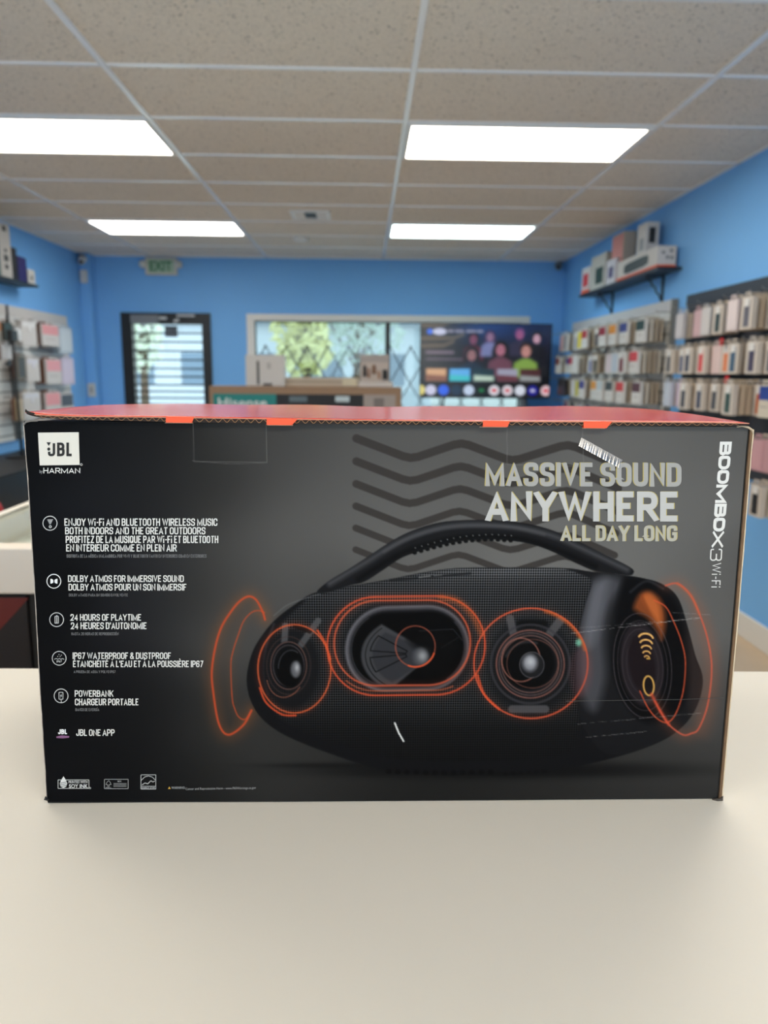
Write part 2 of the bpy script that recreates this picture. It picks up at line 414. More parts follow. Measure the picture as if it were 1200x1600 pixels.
def sans_uv(body, W, H, wt, gap=0.42, rr=0.5):
    """letters in a box W x H (u right, v up); wt = stroke width / H; returns list of (uv, faces)"""
    sw = wt*H; g = gap*sw
    seq = [(ACC[c][0], ACC[c][1]) if c in ACC else (c, 0) for c in body]
    tot = sum(SF[c][0] for c, _ in seq); ns = sum(1 for c, _ in seq if c != ' ')
    k = (W-ns*sw-(len(seq)-1)*g)/tot
    u = 0.0; items = []
    for c, acc in seq:
        w_, paths = SF[c]; adv = w_*k
        if c == ' ': u += adv+g; continue
        for path in paths:
            cl = path[-1] == 'c'; pts = [p for p in path if p != 'c']
            q = rounded(pts, adv, H-sw, max(min(adv, H)*rr, sw*0.6), cl)
            if not cl:
                for e0, e1, y in ((0, 1, pts[0][1]), (-1, -2, pts[-1][1])):
                    d = q[e0]-q[e1]; d = d/max(np.hypot(*d), 1e-9)
                    if y in (0, 1) and abs(d[1]) > 0.3: q[e0] = q[e0]+d*sw*0.5/abs(d[1])*1.0
                    elif abs(d[0]) > 0.8 and pts[e0][0] in (1,): q[e0] = q[e0]+d*sw*0.35
            V, Fc = stroke_faces(q, sw, cl); V[:, 0] += u+sw/2; V[:, 1] += sw/2
            V[:, 1] = np.clip(V[:, 1], 0 if c != 'Q' else -0.2*H, H); items.append((V, Fc))
        if acc:
            cx = u+sw/2+adv/2; V, Fc = stroke_faces([(cx-acc*0.06*H, 1.09*H), (cx+acc*0.09*H, 1.29*H)], sw*0.8); items.append((V, Fc))
        u += adv+sw+g
    return items
def sans_px(body, x0, x1, yt, yb, wt=0.17, slope=0.0, gap=0.42, rr=0.5):
    out = []
    for V, Fc in sans_uv(body, x1-x0, yb-yt, wt, gap, rr):
        X = x0+V[:, 0]; out.append((np.stack([X, yb-V[:, 1]+slope*(X-x0)], 1), Fc))
    return out

# ================================================================== the room
ZC, XR, XL, YB, Y0 = 2.62, 2.12, -2.94, 8.20, -3.0
struct(MB().box(XL-0.1, XR+0.1, Y0, YB+0.12, -0.1, 0).build('floor', M['floor']))
struct(MB().box(XR, XR+0.12, Y0, YB+0.12, 0, ZC+0.1).build('wall_right', M['wall']))
wl = struct(MB().box(XL-0.12, XL, Y0, YB+0.12, 0, ZC+0.1).build('wall_left', M['wall']))
struct(MB().box(XL, -2.83, 8.03, YB, 0, ZC).build('wall_pilaster', M['wall'], bevel=0.004))
DX0, DX1, DZ = -2.588, -1.643, 2.045
WX0, WX1, WZ0, WZ1 = -1.263, 1.776, 0.80, 2.045
mb = MB()
mb.box(XL, DX0, YB, YB+0.12, 0, ZC); mb.box(DX0, DX1, YB, YB+0.12, DZ, ZC); mb.box(DX1, WX0, YB, YB+0.12, 0, ZC)
mb.box(WX0, WX1, YB, YB+0.12, WZ1, ZC); mb.box(WX0, WX1, YB, YB+0.12, 0, WZ0); mb.box(WX1, XR, YB, YB+0.12, 0, ZC)
struct(mb.build('wall_back', M['wall']))
struct(MB().box(XR-0.014, XR, Y0, YB, 0, 0.135).build('baseboard_right', M['white_trim'], bevel=0.004))
struct(MB().box(XL, XL+0.014, Y0, 8.03, 0, 0.135).build('baseboard_left', M['white_trim'], bevel=0.004))
struct(MB().box(DX1+0.02, XR-0.014, YB-0.014, YB, 0, 0.135).build('baseboard_back', M['white_trim'], bevel=0.004))

ce = struct(MB().box(XL-0.1, XR+0.1, Y0, YB+0.12, ZC, ZC+0.05).build('ceiling', M['tile']))
GX = (-2.245, -1.03, 0.19, 1.41); GY = [3.22+0.61*k for k in range(-10, 9)]
mb = MB()
for x in GX: mb.box(x-0.012, x+0.012, Y0, YB, ZC-0.009, ZC)
for y in GY: mb.box(XL, XR, y-0.011, y+0.011, ZC-0.006, ZC)
mb.box(XL, XL+0.02, Y0, YB, ZC-0.006, ZC); mb.box(XR-0.02, XR, Y0, YB, ZC-0.006, ZC); mb.box(XL, XR, YB-0.02, YB, ZC-0.006, ZC)
mb.build('suspension_grid', M['grid'], ce)

# ceiling lights in the grid: two rows in view, two more rows of the same pattern overhead and behind
warm = emit_mat('warm_diffuser', (1.0, 0.925, 0.80), LAMP); warmfar = emit_mat('warm_diffuser_far', (1.0, 0.97, 0.93), LAMP*0.85); cool = emit_mat('cool_diffuser', (0.80, 1.0, 1.0), LAMP*0.8)
def troffer(x0, y0, m, label):
    t = empty('ceiling_light', (x0+0.61, y0+0.305, ZC)); mb = MB()
    a, c, q = 0.597, 0.293, 0.022
    mb.box(-a, a, -c, -c+q, -0.014, -0.0005); mb.box(-a, a, c-q, c, -0.014, -0.0005)
    mb.box(-a, -a+q, -c+q, c-q, -0.014, -0.0005); mb.box(a-q, a, -c+q, c-q, -0.014, -0.0005)
    mb.build('frame', M['white'], t)
    MB().box(-a+q, a-q, -c+q, c-q, -0.009, -0.001).build('diffuser', m, t)
    return tag(t, label, 'ceiling light', 'fluorescent ceiling lights')
troffer(0.19, 3.83, warm, 'bright warm white ceiling light panel nearest on the right, largest lit rectangle')
troffer(-2.245, 3.83, warm, 'bright warm white ceiling light panel cut by the left photo edge')
troffer(-2.245, 6.27, warmfar, 'small far warm white ceiling light panel above the exit sign')
troffer(0.19, 6.27, cool, 'small far bluish white ceiling light panel to the right of the air vent')
for x in (0.19, -2.245):
    for y in (1.39, -1.05):
        troffer(x, y, warm, 'warm white ceiling light panel overhead, %s the counter on the %s' % ('above' if y > 0 else 'behind', 'right' if x > 0 else 'left'))

v = empty('ceiling_vent', (-0.415, 5.99, ZC)); mb = MB()
for a in (-1, 1):
    mb.box(-0.15, 0.15, a*0.15-0.02*(a > 0), a*0.15+0.02*(a < 0), -0.014, -0.0005); mb.box(a*0.15-0.03*(a > 0), a*0.15+0.03*(a < 0), -0.13, 0.13, -0.014, -0.0005)
mb.build('frame', M['white'], v)
MB().box(-0.12, 0.12, -0.13, 0.13, -0.003, -0.0006).build('duct_opening', pal(20, 22, 26), v)
for k in range(9):
    y = -0.115+k*0.029
    MB().quad((-0.12, y, -0.004), (-0.12, y+0.016, -0.013), (-0.045, y+0.016, -0.013), (-0.045, y, -0.004)).build('slat', M['white'], v)
    MB().quad((0.045, y, -0.004), (0.045, y+0.016, -0.013), (0.12, y+0.016, -0.013), (0.12, y, -0.004)).build('slat', M['white'], v)
tag(v, 'white square air vent with dark centre in the ceiling', 'vent')
s = MB().lathe([(0, 0.0), (0.0005, 0.07), (0.02, 0.072), (0.032, 0.05), (0.036, 0.0)], (-0.575, 6.99, ZC), (0, 0, -1), 24).build('smoke_detector', M['white'], smooth=True)
tag(s, 'small round white smoke detector on the ceiling beyond the vent', 'smoke detector')

# ------------------------------------------------------------------ door and window in the back wall
d = bpy.data.objects.new('door_1', None); COL.objects.link(d); struct(d)
mb = MB(); gx0, gx1, gz1 = -2.475, -1.735, 1.93
mb.box(DX0, gx0, YB-0.03, YB+0.09, 0.0, DZ); mb.box(gx1, DX1, YB-0.03, YB+0.09, 0.0, DZ)
mb.box(gx0, gx1, YB-0.03, YB+0.09, gz1, DZ); mb.box(gx0, gx1, YB-0.03, YB+0.09, 0, 0.25)
mb.build('door_frame', M['black'], d, bevel=0.003)
MB().box(gx0, gx1, YB+0.05, YB+0.056, 0.25, gz1).build('pane', M['doorglass'], d)
for y in (520.6, 534.4, 548.4, 562.3, 575.8, 588.4, 601.4, 611.5, 621.7, 632, 643, 655, 666, 677, 688, 699, 710):
    z = on_y(260, y, 8.17)[2]
    MB().tube([(gx0-0.02, 8.155, z), (gx1+0.02, 8.155, z)], 0.0095, 6).build('security_bar', M['black'], d)
z0, z1 = 1.935, 2.02
MB().box(-2.47, -2.18, YB-0.085, YB-0.031, z0, z1).build('door_closer', pal(120, 124, 130), d, bevel=0.005)
MB().box(gx0+0.02, gx1-0.02, YB-0.09, YB-0.05, 0.98, 1.03).build('push_bar', M['steel'], d)
sg = MB().box(-2.115, -1.985, YB-0.075, YB-0.06, 1.795, 1.905).build('hanging_sign', pal(34, 38, 46)); 
mbx = MB()
for r in range(3):
    for c in range(4): mbx.box(-2.105+c*0.03, -2.083+c*0.03, YB-0.0765, YB-0.075, 1.805+r*0.03, 1.823+r*0.03)
mbx.build('sign_print', pal(110, 122, 135), sg)
tag(sg, 'small dark sign hanging inside the glass door top', 'sign')
for (px, py, wd, hh, rz) in ((254, 497, 0.085, 0.03, 0), (275.5, 501, 0.06, 0.03, 0.4), (290, 493, 0.19, 0.022, 0)):
    c = on_y(px, py, YB-0.032); e = MB().box(-wd/2, wd/2, -0.0015, 0, -hh/2, hh/2).build('door_sticker', pal(188, 192, 196))
    e.location = c; e.rotation_euler = (0, -rz, 0)
    tag(e, {254: 'pale rectangular sticker on the black door head beside the closer', 275.5: 'small slanted white sticker on the black door head', 290: 'long thin pale sticker at the top right of the black door head'}[px], 'sticker')

wn = bpy.data.objects.new('window_1', None); COL.objects.link(wn); struct(wn)
mb = MB(); t = 0.08
mb.box(WX0, WX0+t, YB-0.02, YB+0.1, WZ0, WZ1); mb.box(WX1-t, WX1, YB-0.02, YB+0.1, WZ0, WZ1)
mb.box(WX0+t, WX1-t, YB-0.02, YB+0.1, WZ1-0.068, WZ1); mb.box(WX0+t, WX1-t, YB-0.02, YB+0.1, WZ0, WZ0+t)
mb.build('window_frame', M['white_trim'], wn, bevel=0.004)
MB().box(WX0-0.02, WX1+0.02, YB-0.09, YB-0.02, WZ0-0.03, WZ0+0.01).build('window_sill', M['white_trim'], wn, bevel=0.005)
MB().box(0.232, 0.262, YB+0.03, YB+0.08, WZ0+t, WZ1-0.068).build('mullion', M['black'], wn)
mb = MB()
for (a0, a1) in ((WX0+t, 0.232), (0.262, WX1-t)):
    mb.box(a0, a0+0.012, YB+0.04, YB+0.07, WZ0+t, WZ1-0.068); mb.box(a1-0.012, a1, YB+0.04, YB+0.07, WZ0+t, WZ1-0.068); mb.box(a0+0.012, a1-0.012, YB+0.04, YB+0.07, WZ1-0.08, WZ1-0.068)
mb.build('sash', M['black'], wn)
MB().box(WX0+t, 0.232, YB+0.052, YB+0.058, WZ0+t, WZ1-0.068).build('pane', M['glass'], wn)
MB().box(0.262, WX1-t, YB+0.052, YB+0.058, WZ0+t, WZ1-0.068).build('pane', M['glass'], wn)

g = empty('security_gate', (0, YB+0.02, 0)); mb = MB(); P = 0.224
zt, zx = 1.712, 1.518; dz = zt-zx
for k in range(-2, 14):
    xp = -0.847+P*(k-1)
    for lv in range(4):
        za = zt-2*dz*lv
        for sgn in (-1, 1):
            a = Vector((xp, 0.002*sgn, za)); bq = Vector((xp+sgn*P/2, 0.002*sgn, za-dz)); c = Vector((xp, 0.002*sgn, za-2*dz))
            for p, q in ((a, bq), (bq, c)):
                if min(p.x, q.x) > WX0+t and max(p.x, q.x) < WX1-t and q.z > WZ0+t: mb.tube([p, q], 0.0065, 4)
mb.build('lattice', pal(104, 112, 120), g)
for k in range(-1, 13):
    xp = -0.847+P*(k-1)
    if WX0+t+0.01 < xp < WX1-t-0.01: MB().lathe([(-0.008, 0), (-0.008, 0.014), (0.008, 0.014), (0.008, 0)], (xp, -0.006, zt), (0, 1, 0), 8).build('rivet', pal(60, 64, 70), g)
tag(g, 'grey folding scissor security gate across the window', 'security gate')

# exit sign, cameras, outlet
e = empty('exit_sign', (-2.134, YB-0.03, 2.515)); mb = MB()
MB().box(-0.165, 0.165, -0.02, 0.03, -0.088, 0.088).build('housing', pal(206, 204, 196), e, bevel=0.008)
MB().box(-0.135, 0.135, -0.0215, -0.02, -0.066, 0.066).build('face', pal(168, 196, 172), e)
v_, f_ = glyphs('EXIT', 0.02); v_ = (v_-v_.min(0))/(v_.max(0)-v_.min(0))
me = MB(); me.v = [(-0.115+0.23*p[0], -0.0225, -0.05+0.10*p[1]) for p in v_]; me.f = f_; me.m = [0]*len(f_)
me.build('lettering', pal(24, 110, 62), e)
for s_ in (-1, 1):
    h = MB().lathe([(0, 0.0), (0.0, 0.036), (0.02, 0.04), (0.07, 0.03), (0.075, 0)], (s_*0.185, -0.045, 0.02), (0, 1, -0.1), 14).build('lamp_head', pal(214, 214, 208), e, smooth=True)
    MB().tube([(s_*0.165, 0.0, 0.02), (s_*0.185, 0.0, 0.02)], 0.012, 8).build('lamp_arm', pal(200, 200, 196), e)
tag(e, 'emergency exit sign with green letters and two lamp heads', 'exit sign')
def security_camera(loc, aim, label, col):
    c = empty('security_camera', loc); aim = Vector(aim).normalized()
    MB().lathe([(0, 0), (0, 0.035), (0.015, 0.035), (0.02, 0.012), (0.05, 0.012), (0.05, 0)], (0, 0, 0), (0, -1, 0), 14).build('mount', pal(*col), c, smooth=True)
    p = Vector((0, -0.06, -0.01))
    MB().lathe([(-0.06, 0), (-0.06, 0.03), (0.06, 0.034), (0.075, 0.03), (0.075, 0)], p, aim, 16).build('camera_body', pal(*col), c, smooth=True)
    MB().lathe([(0.0755, 0.0), (0.0755, 0.022), (0.08, 0.018), (0.082, 0)], p, aim, 14).build('camera_lens', M['blackplastic'], c, smooth=True)
    return tag(c, label, 'security camera')
security_camera((-2.885, 8.03, 2.56), (0.3, -1, -0.55), 'white bullet security camera high in the corner left of the exit sign', (214, 214, 216))
security_camera((2.05, YB, 2.575), (-0.4, -1, -0.4), 'grey security camera high in the far right corner under the ceiling', (128, 138, 150))
sn = MB().box(-0.035, 0.035, -0.05, 0, -0.065, 0.065).build('motion_sensor', pal(206, 208, 210), bevel=0.015, segs=3); sn.location = (-2.885, 8.03, 2.385)
tag(sn, 'small white motion sensor below the corner security camera', 'sensor')
ou = MB().box(-0.04, 0.04, -0.012, 0, -0.07, 0.07).build('wall_switch', pal(206, 206, 202), bevel=0.004); ou.location = (-2.885, 8.03, 1.235)
MB().box(-0.012, 0.012, -0.016, -0.012, -0.03, 0.03).build('switch_rocker', pal(150, 150, 150), ou)
tag(ou, 'white wall switch low on the blue corner pilaster', 'switch')

# ------------------------------------------------------------------ outside
struct(MB().quad((-40, YB+0.12, -0.12), (40, YB+0.12, -0.12), (40, 60, -0.12), (-40, 60, -0.12)).quad((-40, -30, -0.12), (40, -30, -0.12), (40, Y0, -0.12), (-40, Y0, -0.12)).build('ground', mat('pale_pavement', (205, 205, 202), 0.8, noise=0.06, nscale=1)))
bl = empty('building', (0, 34, -0.12))
MB().box(-12, 3, 0, 6, 0, 3.6).build('wall', pal(206, 214, 224), bl)
MB().box(-12.3, 3.3, -0.4, 6.3, 3.6, 3.9).build('roof', pal(150, 160, 172), bl)
for k in range(5): MB().box(-11+k*2.8, -9.4+k*2.8, -0.02, 0, 1.0, 2.4).build('window', pal(120, 140, 160), bl)
tag(bl, 'pale grey building across the street seen through the glass', 'building')
bark = mat('tree_bark', (96, 80, 64), 0.9, noise=0.2)
def tree(loc, h, r, rgb, n, label):
    rs = random.Random(int(h*1000)); t = empty('tree', loc)
    MB().tube([(0, 0, 0), (0.03, 0, h*0.35), (0, 0.02, h*0.8)], [0.12, 0.09, 0.03], 8).build('trunk', bark, t, smooth=True)
    mb = MB()
    for i in range(9):
        a = rs.uniform(0, 6.28); mb.tube([(0, 0, h*rs.uniform(.35, .6)), (math.cos(a)*r*.7, math.sin(a)*r*.7, h*rs.uniform(.6, .9))], [0.04, 0.01], 5)
    mb.build('branch', bark, t)
    mb = MB()
    for i in range(n):
        while True:
            q = Vector((rs.uniform(-1, 1), rs.uniform(-1, 1), rs.uniform(-1, 1)))
            if 0.25 < q.length < 1: break
        lump = 1+0.18*math.sin(5*q.x+3*q.z)
        p = Vector((q.x*r*lump, q.y*r*lump, h*0.72+q.z*h*0.34)); u = Vector((rs.gauss(0, 1), rs.gauss(0, 1), rs.gauss(0, 1))).normalized(); w_ = u.orthogonal().normalized()
        L = rs.uniform(.10, .17); mb.quad(p-u*L, p-w_*L*.45, p+u*L, p+w_*L*.45)
    m = mat('leaf_%d' % n, rgb, 0.6); b_ = m.node_tree.nodes['Principled BSDF']
    mb.build('foliage', m, t)
    return tag(t, label, 'tree')
def ground_at(px, Y): p = on_y(px, 560, Y); return (p[0], Y, -0.12)
tree(ground_at(476, 15), 3.6, 0.55, (240, 236, 170), 900, 'bright yellow-green tree outside the window, left of centre')
tree(ground_at(556, 19), 4.4, 1.3, (206, 220, 212), 900, 'grey-green tree outside the window, left of the mullion')
tree(ground_at(222, 17), 3.9, 0.5, (224, 232, 214), 420, 'light green tree outside the glass door')

# ================================================================== counter and showcase
ZT = 1.10
ct = empty('counter', (0, 0, 0)); 
def slab(x0, x1, y0, yl, yr, z0, z1):
    b = MB(); b.v = [(x0,y0,z0),(x1,y0,z0),(x1,yr,z0),(x0,yl,z0),(x0,y0,z1),(x1,y0,z1),(x1,yr,z1),(x0,yl,z1)]
    b.f = [(0,3,2,1),(4,5,6,7),(0,1,5,4),(1,2,6,5),(2,3,7,6),(3,0,4,7)]; b.m = [0]*6; return b
slab(-1.3, 1.3, -0.12, 0.825, 0.780, ZT-0.04, ZT).build('countertop', M['counter'], ct, bevel=0.003, segs=3)
slab(-1.28, 1.28, -0.05, 0.79, 0.745, 0.1, ZT-0.04).build('body', M['white_trim'], ct)
slab(-1.26, 1.26, 0.0, 0.74, 0.70, 0.0, 0.1).build('plinth', M['black'], ct)
tag(ct, 'long cream white laminate counter under the big black carton', 'counter')

sc = empty('glass_showcase', (0, 0, 0))
shelf_glass = glass_mat('showcase_glass', (0.97, 0.985, 0.975), 0.12, 0.03)
sx0, sx1, sy0, sy1 = -0.87, 0.42, 1.392, 3.4
MB().box(sx0, sx1, sy0, sy0+0.05, ZT-0.09, ZT).build('front_fascia', pal(226, 214, 200), sc, bevel=0.003)
mb = MB(); mb.box(sx0, sx0+0.02, sy0+0.05, sy1, ZT-0.09, ZT); mb.box(sx1-0.02, sx1, sy0+0.05, sy1, ZT-0.09, ZT); mb.box(sx0+0.02, sx1-0.02, sy1-0.05, sy1, ZT-0.09, ZT)
mb.build('rail', pal(226, 220, 208), sc)
MB().box(sx0+0.02, sx1-0.02, sy0+0.05, sy1-0.05, ZT-0.008, ZT-0.001).build('glass_top', shelf_glass, sc)
MB().box(sx0+0.02, sx1-0.02, sy0+0.05, sy1-0.05, ZT-0.09, ZT-0.075).build('display_deck', pal(232, 232, 222), sc)
MB().box(sx0+0.02, sx1-0.02, sy0+0.03, sy1-0.03, 0.09, ZT-0.09).build('cabinet', M['blackplastic'], sc)
MB().box(sx0+0.05, sx1-0.05, sy0+0.07, sy1-0.07, 0, 0.09).build('plinth', M['black'], sc)
tag(sc, 'glass topped showcase with cream front rail beyond the counter', 'showcase')
pa, pb = on_y(46, 1000, 1.4145), on_y(-40, 931, 1.4145)
po = MB().box(pb[0], pa[0], 1.4145, 1.4215, 0.72, pb[2]).build('poster', pal(22, 12, 10))
tri = [on_y(x, y, 1.4138) for x, y in ((-39, 1008), (0, 984), (22, 960), (45, 934), (-39, 934))]
MB().quad(*tri).build('red_print', pal(96, 20, 8), po)
tag(po, 'dark poster with a deep red corner on the showcase front', 'poster')

# ================================================================== the big printed carton
BX = empty('speaker_carton', (0.016, 0.535, ZT+0.0005))
def loc(P):
    P = np.asarray(P, float).copy(); P[..., 0] -= 0.016; P[..., 1] -= 0.535; P[..., 2] = np.maximum(P[..., 2]-ZT-0.0005, 0.0); return P
FRONT = 0.535
def face(x, y, lift=0.0):
    """points of the photograph's print laid on the carton's upright front face"""
    x = np.asarray(x, float); y = np.asarray(y, float)
    r = CD[None]+CR[None]*((x-CX)/F)[:, None]-CU[None]*((y-CY)/F)[:, None]
    p = CAM[None]+r*((FRONT-CAM[1])/r[:, 1])[:, None]; p[:, 1] -= lift
    return loc(p)
def xl(y): return np.interp(y, [655, 700, 760, 930, 1080, 1252], [37, 40.5, 45, 55.5, 63.5, 74])
def xr(y): return np.interp(y, [655, 700, 960, 1252], [1170.5, 1166, 1145, 1119.5])
def yt(x): return np.interp(x, [37, 60, 262, 600, 1168], [659, 657.5, 660, 663, 667])

cv = Canvas(0, 1132, 0, 595, 1.36)
sfr = cv.X/1132.0; tfr = cv.Y/595.0
_xa = 37+sfr*1132; ytop = yt(_xa)
cv.Y = ytop + tfr*(1252.6-ytop)
cv.X = xl(cv.Y)+sfr*(xr(cv.Y)-xl(cv.Y))
def _win(pts, pad):
    p = np.asarray(pts); lo = p.min(0)-pad; hi = p.max(0)+pad
    ok = (cv.X >= lo[0]) & (cv.X <= hi[0]) & (cv.Y >= lo[1]) & (cv.Y <= hi[1])
    js = np.where(ok.any(1))[0]; i_s = np.where(ok.any(0))[0]
    if len(js) == 0: return slice(0, 1), slice(0, 1)
    return slice(js[0], js[-1]+1), slice(i_s[0], i_s[-1]+1)
cv.win = _win
# ---- printed ground: near black at the left, grey glow behind the picture, counter reflection painted in at lower right
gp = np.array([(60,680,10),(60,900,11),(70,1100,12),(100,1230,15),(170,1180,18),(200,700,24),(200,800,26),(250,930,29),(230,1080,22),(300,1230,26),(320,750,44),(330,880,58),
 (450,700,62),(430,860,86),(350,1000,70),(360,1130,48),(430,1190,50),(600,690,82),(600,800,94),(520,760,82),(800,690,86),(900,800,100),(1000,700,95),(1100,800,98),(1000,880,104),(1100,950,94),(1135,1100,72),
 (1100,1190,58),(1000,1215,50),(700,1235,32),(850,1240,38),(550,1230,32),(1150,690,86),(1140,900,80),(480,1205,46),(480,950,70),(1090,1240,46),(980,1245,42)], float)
W = 0; S = 0
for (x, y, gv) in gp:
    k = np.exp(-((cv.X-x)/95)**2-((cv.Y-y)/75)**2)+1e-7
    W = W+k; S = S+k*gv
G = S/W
for _ in range(12):
    G = (G+np.roll(G,6,0)+np.roll(G,-6,0)+np.roll(G,6,1)+np.roll(G,-6,1))/5 if _ < 0 else G
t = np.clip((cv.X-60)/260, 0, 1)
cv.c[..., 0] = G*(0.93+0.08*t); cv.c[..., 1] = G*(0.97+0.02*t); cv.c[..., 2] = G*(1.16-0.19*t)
# ---- dark zigzag bands
for k in range(6):
    dy = 36.0*k - 0.25*k*k; sh = -0.9*k
    z = [(557+sh*.3, 685+dy), (642+sh, 717.5+dy), (721+sh, 691+dy), (800.5+sh, 721+dy), (888+sh, 693.5+dy), (967.5+sh*2, 727.5+dy)]
    zz = [z[0]]
    for i in range(1, 5):      # rounded bends
        a, b_, c_ = map(np.array, (z[i-1], z[i], z[i+1])); p = b_+(a-b_)*0.14; q = b_+(c_-b_)*0.14
        zz += [tuple(p), tuple(0.25*p+0.5*b_+0.25*q), tuple(q)]
    zz.append(z[5])
    cv.line(zz, 13.0-0.6*k, (54, 50, 48), 0.9, soft=1.0)
# tuck-flap perforations
for pts in ([(301.5, 661), (303, 721.5), (417, 722.5), (416, 662)], [(792, 664), (792.5, 725.5), (872, 728), (912, 728), (910, 667)]):
    cv.line(pts, 0.8, (128, 126, 122), 0.55, soft=0.7)
cv.line([(301, 720), (360, 725), (417, 723)], 0.8, (105, 104, 102), 0.6, soft=0.7)
# printed floor shade under the pictured loudspeaker
cv.blob(780, 1203, 290, 14, (14, 14, 15), 0.85, power=3); cv.blob(520, 1196, 110, 4, (20, 20, 20), 0.7, power=2.5)

# ---- glowing rings on both sides (behind the loudspeaker)
OR = (198, 74, 42); OG = (150, 86, 44)
lout = spline([(393,1110),(380,1133),(356.7,1148),(341.7,1130),(333,1080),(331,1048),(336.7,1010),(346,980),(360,957),(374,940),(388,932),(400,937),(410,955),(414,968)], False)
lin_ = spline([(413,957),(404,954),(393,957),(381,970),(373,990),(364,1018),(360.7,1040),(362.7,1090),(367,1108),(373,1120),(383,1124),(392,1112)], False)
cv.glow(lout, 14, OG, 0.22); cv.glow(lin_, 9, OG, 0.12); cv.glow(lout, 4, OR, 0.1)
cv.line(lout, 2.8, OR, 0.9, soft=1.2); cv.line(lin_, 1.6, OR, 0.8, soft=1.0)

# ---- the pictured loudspeaker
body = spline([(495,925),(460,945),(432.5,966),(411.5,990),(394,1020),(385.5,1060),(392,1095),(411.5,1125),(450,1151),(520,1179),(597,1202),(690,1208),(765,1207),(822,1207),(904,1197),(986,1176),(1047,1150),(1084,1113),(1098,1064),(1086,1023),(1074,978),(1059,934),(1035,913),(1002,903),(960,897),(920,893),(884,888),(802,887),(700,889),(604,906),(565,913)], True)
cv.poly(body, (19, 19, 21), 1.0, 1.2)
BM = cv.mask(body, 1.2)
fab = spline([(497,926),(470,945),(440,975),(424,1010),(418,1050),(422,1085),(440,1125),(520,1160),(620,1185),(760,1190),(880,1178),(905,1140),(898,1060),(904,990),(914,945),(925,908),(905,895),(884,888),(802,887),(700,889),(604,906)], True)
FM = cv.mask(fab, 3)*BM
# weave strength and tone over the cloth
cv.c = cv.c*(1-0.0); tone = np.interp(cv.Y, [885, 900, 925, 960, 1100, 1140, 1190], [68, 58, 48, 44, 36, 22, 17])
cc = np.stack([tone, tone, tone*1.03], -1); cv.put((slice(None), slice(None)), FM*np.clip(1.0-np.abs(cv.X-700)/900, 0.4, 1), cc)
cv.a = FM*np.interp(cv.Y, [885, 1090, 1120, 1150, 1200], [1.0, 0.9, 0.55, 0.4, 0.25])
cv.line(spline([(428,962),(450,945),(480,934),(500,928)]), 1.4, (98, 98, 100), 0.7, soft=1.2)
cv.line(spline([(419,1085),(412,1050),(416,1010),(428,975)]), 2.5, (58, 56, 60), 0.7, soft=2)
cv.blob(560, 930, 90, 14, (58, 58, 60), 0.35, clip=FM); cv.blob(800, 893, 110, 9, (84, 84, 86), 0.5, clip=FM)
# rubber end
rub = spline([(884,888),(905,896),(925,908),(914,945),(904,990),(899,1050),(904,1110),(920,1150),(960,1180),(1047,1152),(1084,1113),(1098,1064),(1086,1023),(1074,978),(1059,934),(1035,913),(1002,903),(940,895)], True)
cv.poly(rub, (24, 24, 26), 1.0, 1.5, clip=BM, weave=0.0)
RM = cv.mask(rub, 1.5)*BM
cv.poly(spline([(926,909),(958,900),(972,915),(952,950),(944,1000),(946,1060),(930,1110),(910,1090),(902,1040),(906,990),(915,945)], True), (70, 70, 75), 0.9, 9, clip=RM)
cv.poly(spline([(930,912),(950,906),(944,945),(930,1000),(918,1010),(912,985),(918,945)], True), (110, 110, 117), 0.55, 9, clip=RM)
cv.poly(spline([(975,905),(1010,905),(1040,920),(1060,950),(1072,1000),(1078,1060),(1060,1110),(1010,1130),(972,1090),(958,1040),(962,970)], True), (9, 9, 11), 0.95, 6, clip=RM)
# passive radiator at the end
cv.line(spline([(985,925),(1010,908),(1036,920)]), 3, (52, 52, 56), 0.7, soft=2, clip=RM)
cv.poly(spline([(990,948),(1000,928),(1016,924),(1034,940),(1040,970),(1034,1000),(1026,985),(1012,966),(996,956)], True), (148, 74, 36), 0.8, 5, clip=RM); cv.poly(spline([(1004,934),(1016,928),(1030,946),(1032,975),(1020,962)], True), (196, 104, 52), 0.7, 5, clip=RM); cv.poly([(1000, 930), (1004, 930), (1022, 972), (1018, 972)], (110, 52, 26), 0.5, 3, clip=RM)
for q, al in ((1.0, .5), (0.86, .4), (0.7, .5), (0.55, .35)):
    cv.line(ell(1004, 1040, 45*q, 82*q, -0.10), 1.5, (104, 92, 96), al, closed=True, clip=RM)
cv.poly(ell(1003, 1038, 34, 66, -0.10), (50, 42, 46), 0.6, 3, clip=RM)
cv.poly(ell(1003, 1038, 20, 46, -0.16), (24, 17, 20), 0.8, 2, clip=RM)
cv.poly([(996, 988), (1022, 992), (1014, 1038), (1008, 1038)], (30, 20, 24), 0.9, 1.5, clip=RM)
for k, (y, r) in enumerate(((994, 11.5), (1003, 9.8), (1011.5, 8), (1019.5, 6), (1026, 3.8))):
    cv.line(ell(1009-k*0.2+k*0.6, y+r*0.4, r, r*0.75, 0.1, 20, 200, 340), 3.0-k*0.25, (228, 174, 100), 0.95, soft=0.8)
cv.line([(1011, 1029), (1015, 1029)], 2.2, (236, 182, 84), 0.9, soft=0.8)
cv.line(ell(1013.6, 1071.5, 8, 15, -0.08), 2.6, (214, 164, 84), 0.95, closed=True)
cv.poly(ell(1013.6, 1071.5, 6, 13, -0.08), (22, 18, 18), 0.8, 1)
# feet
for k in range(12): cv.poly(ell(607+k*14.5, 1207.5-abs(k-6)*0.3, 4.5, 4, 0), (12, 12, 13), 1, 1.2)
for k in range(6): cv.poly(ell(790+k*12, 1209-k*0.8, 4, 3, 0), (14, 14, 15), 1, 1.2)
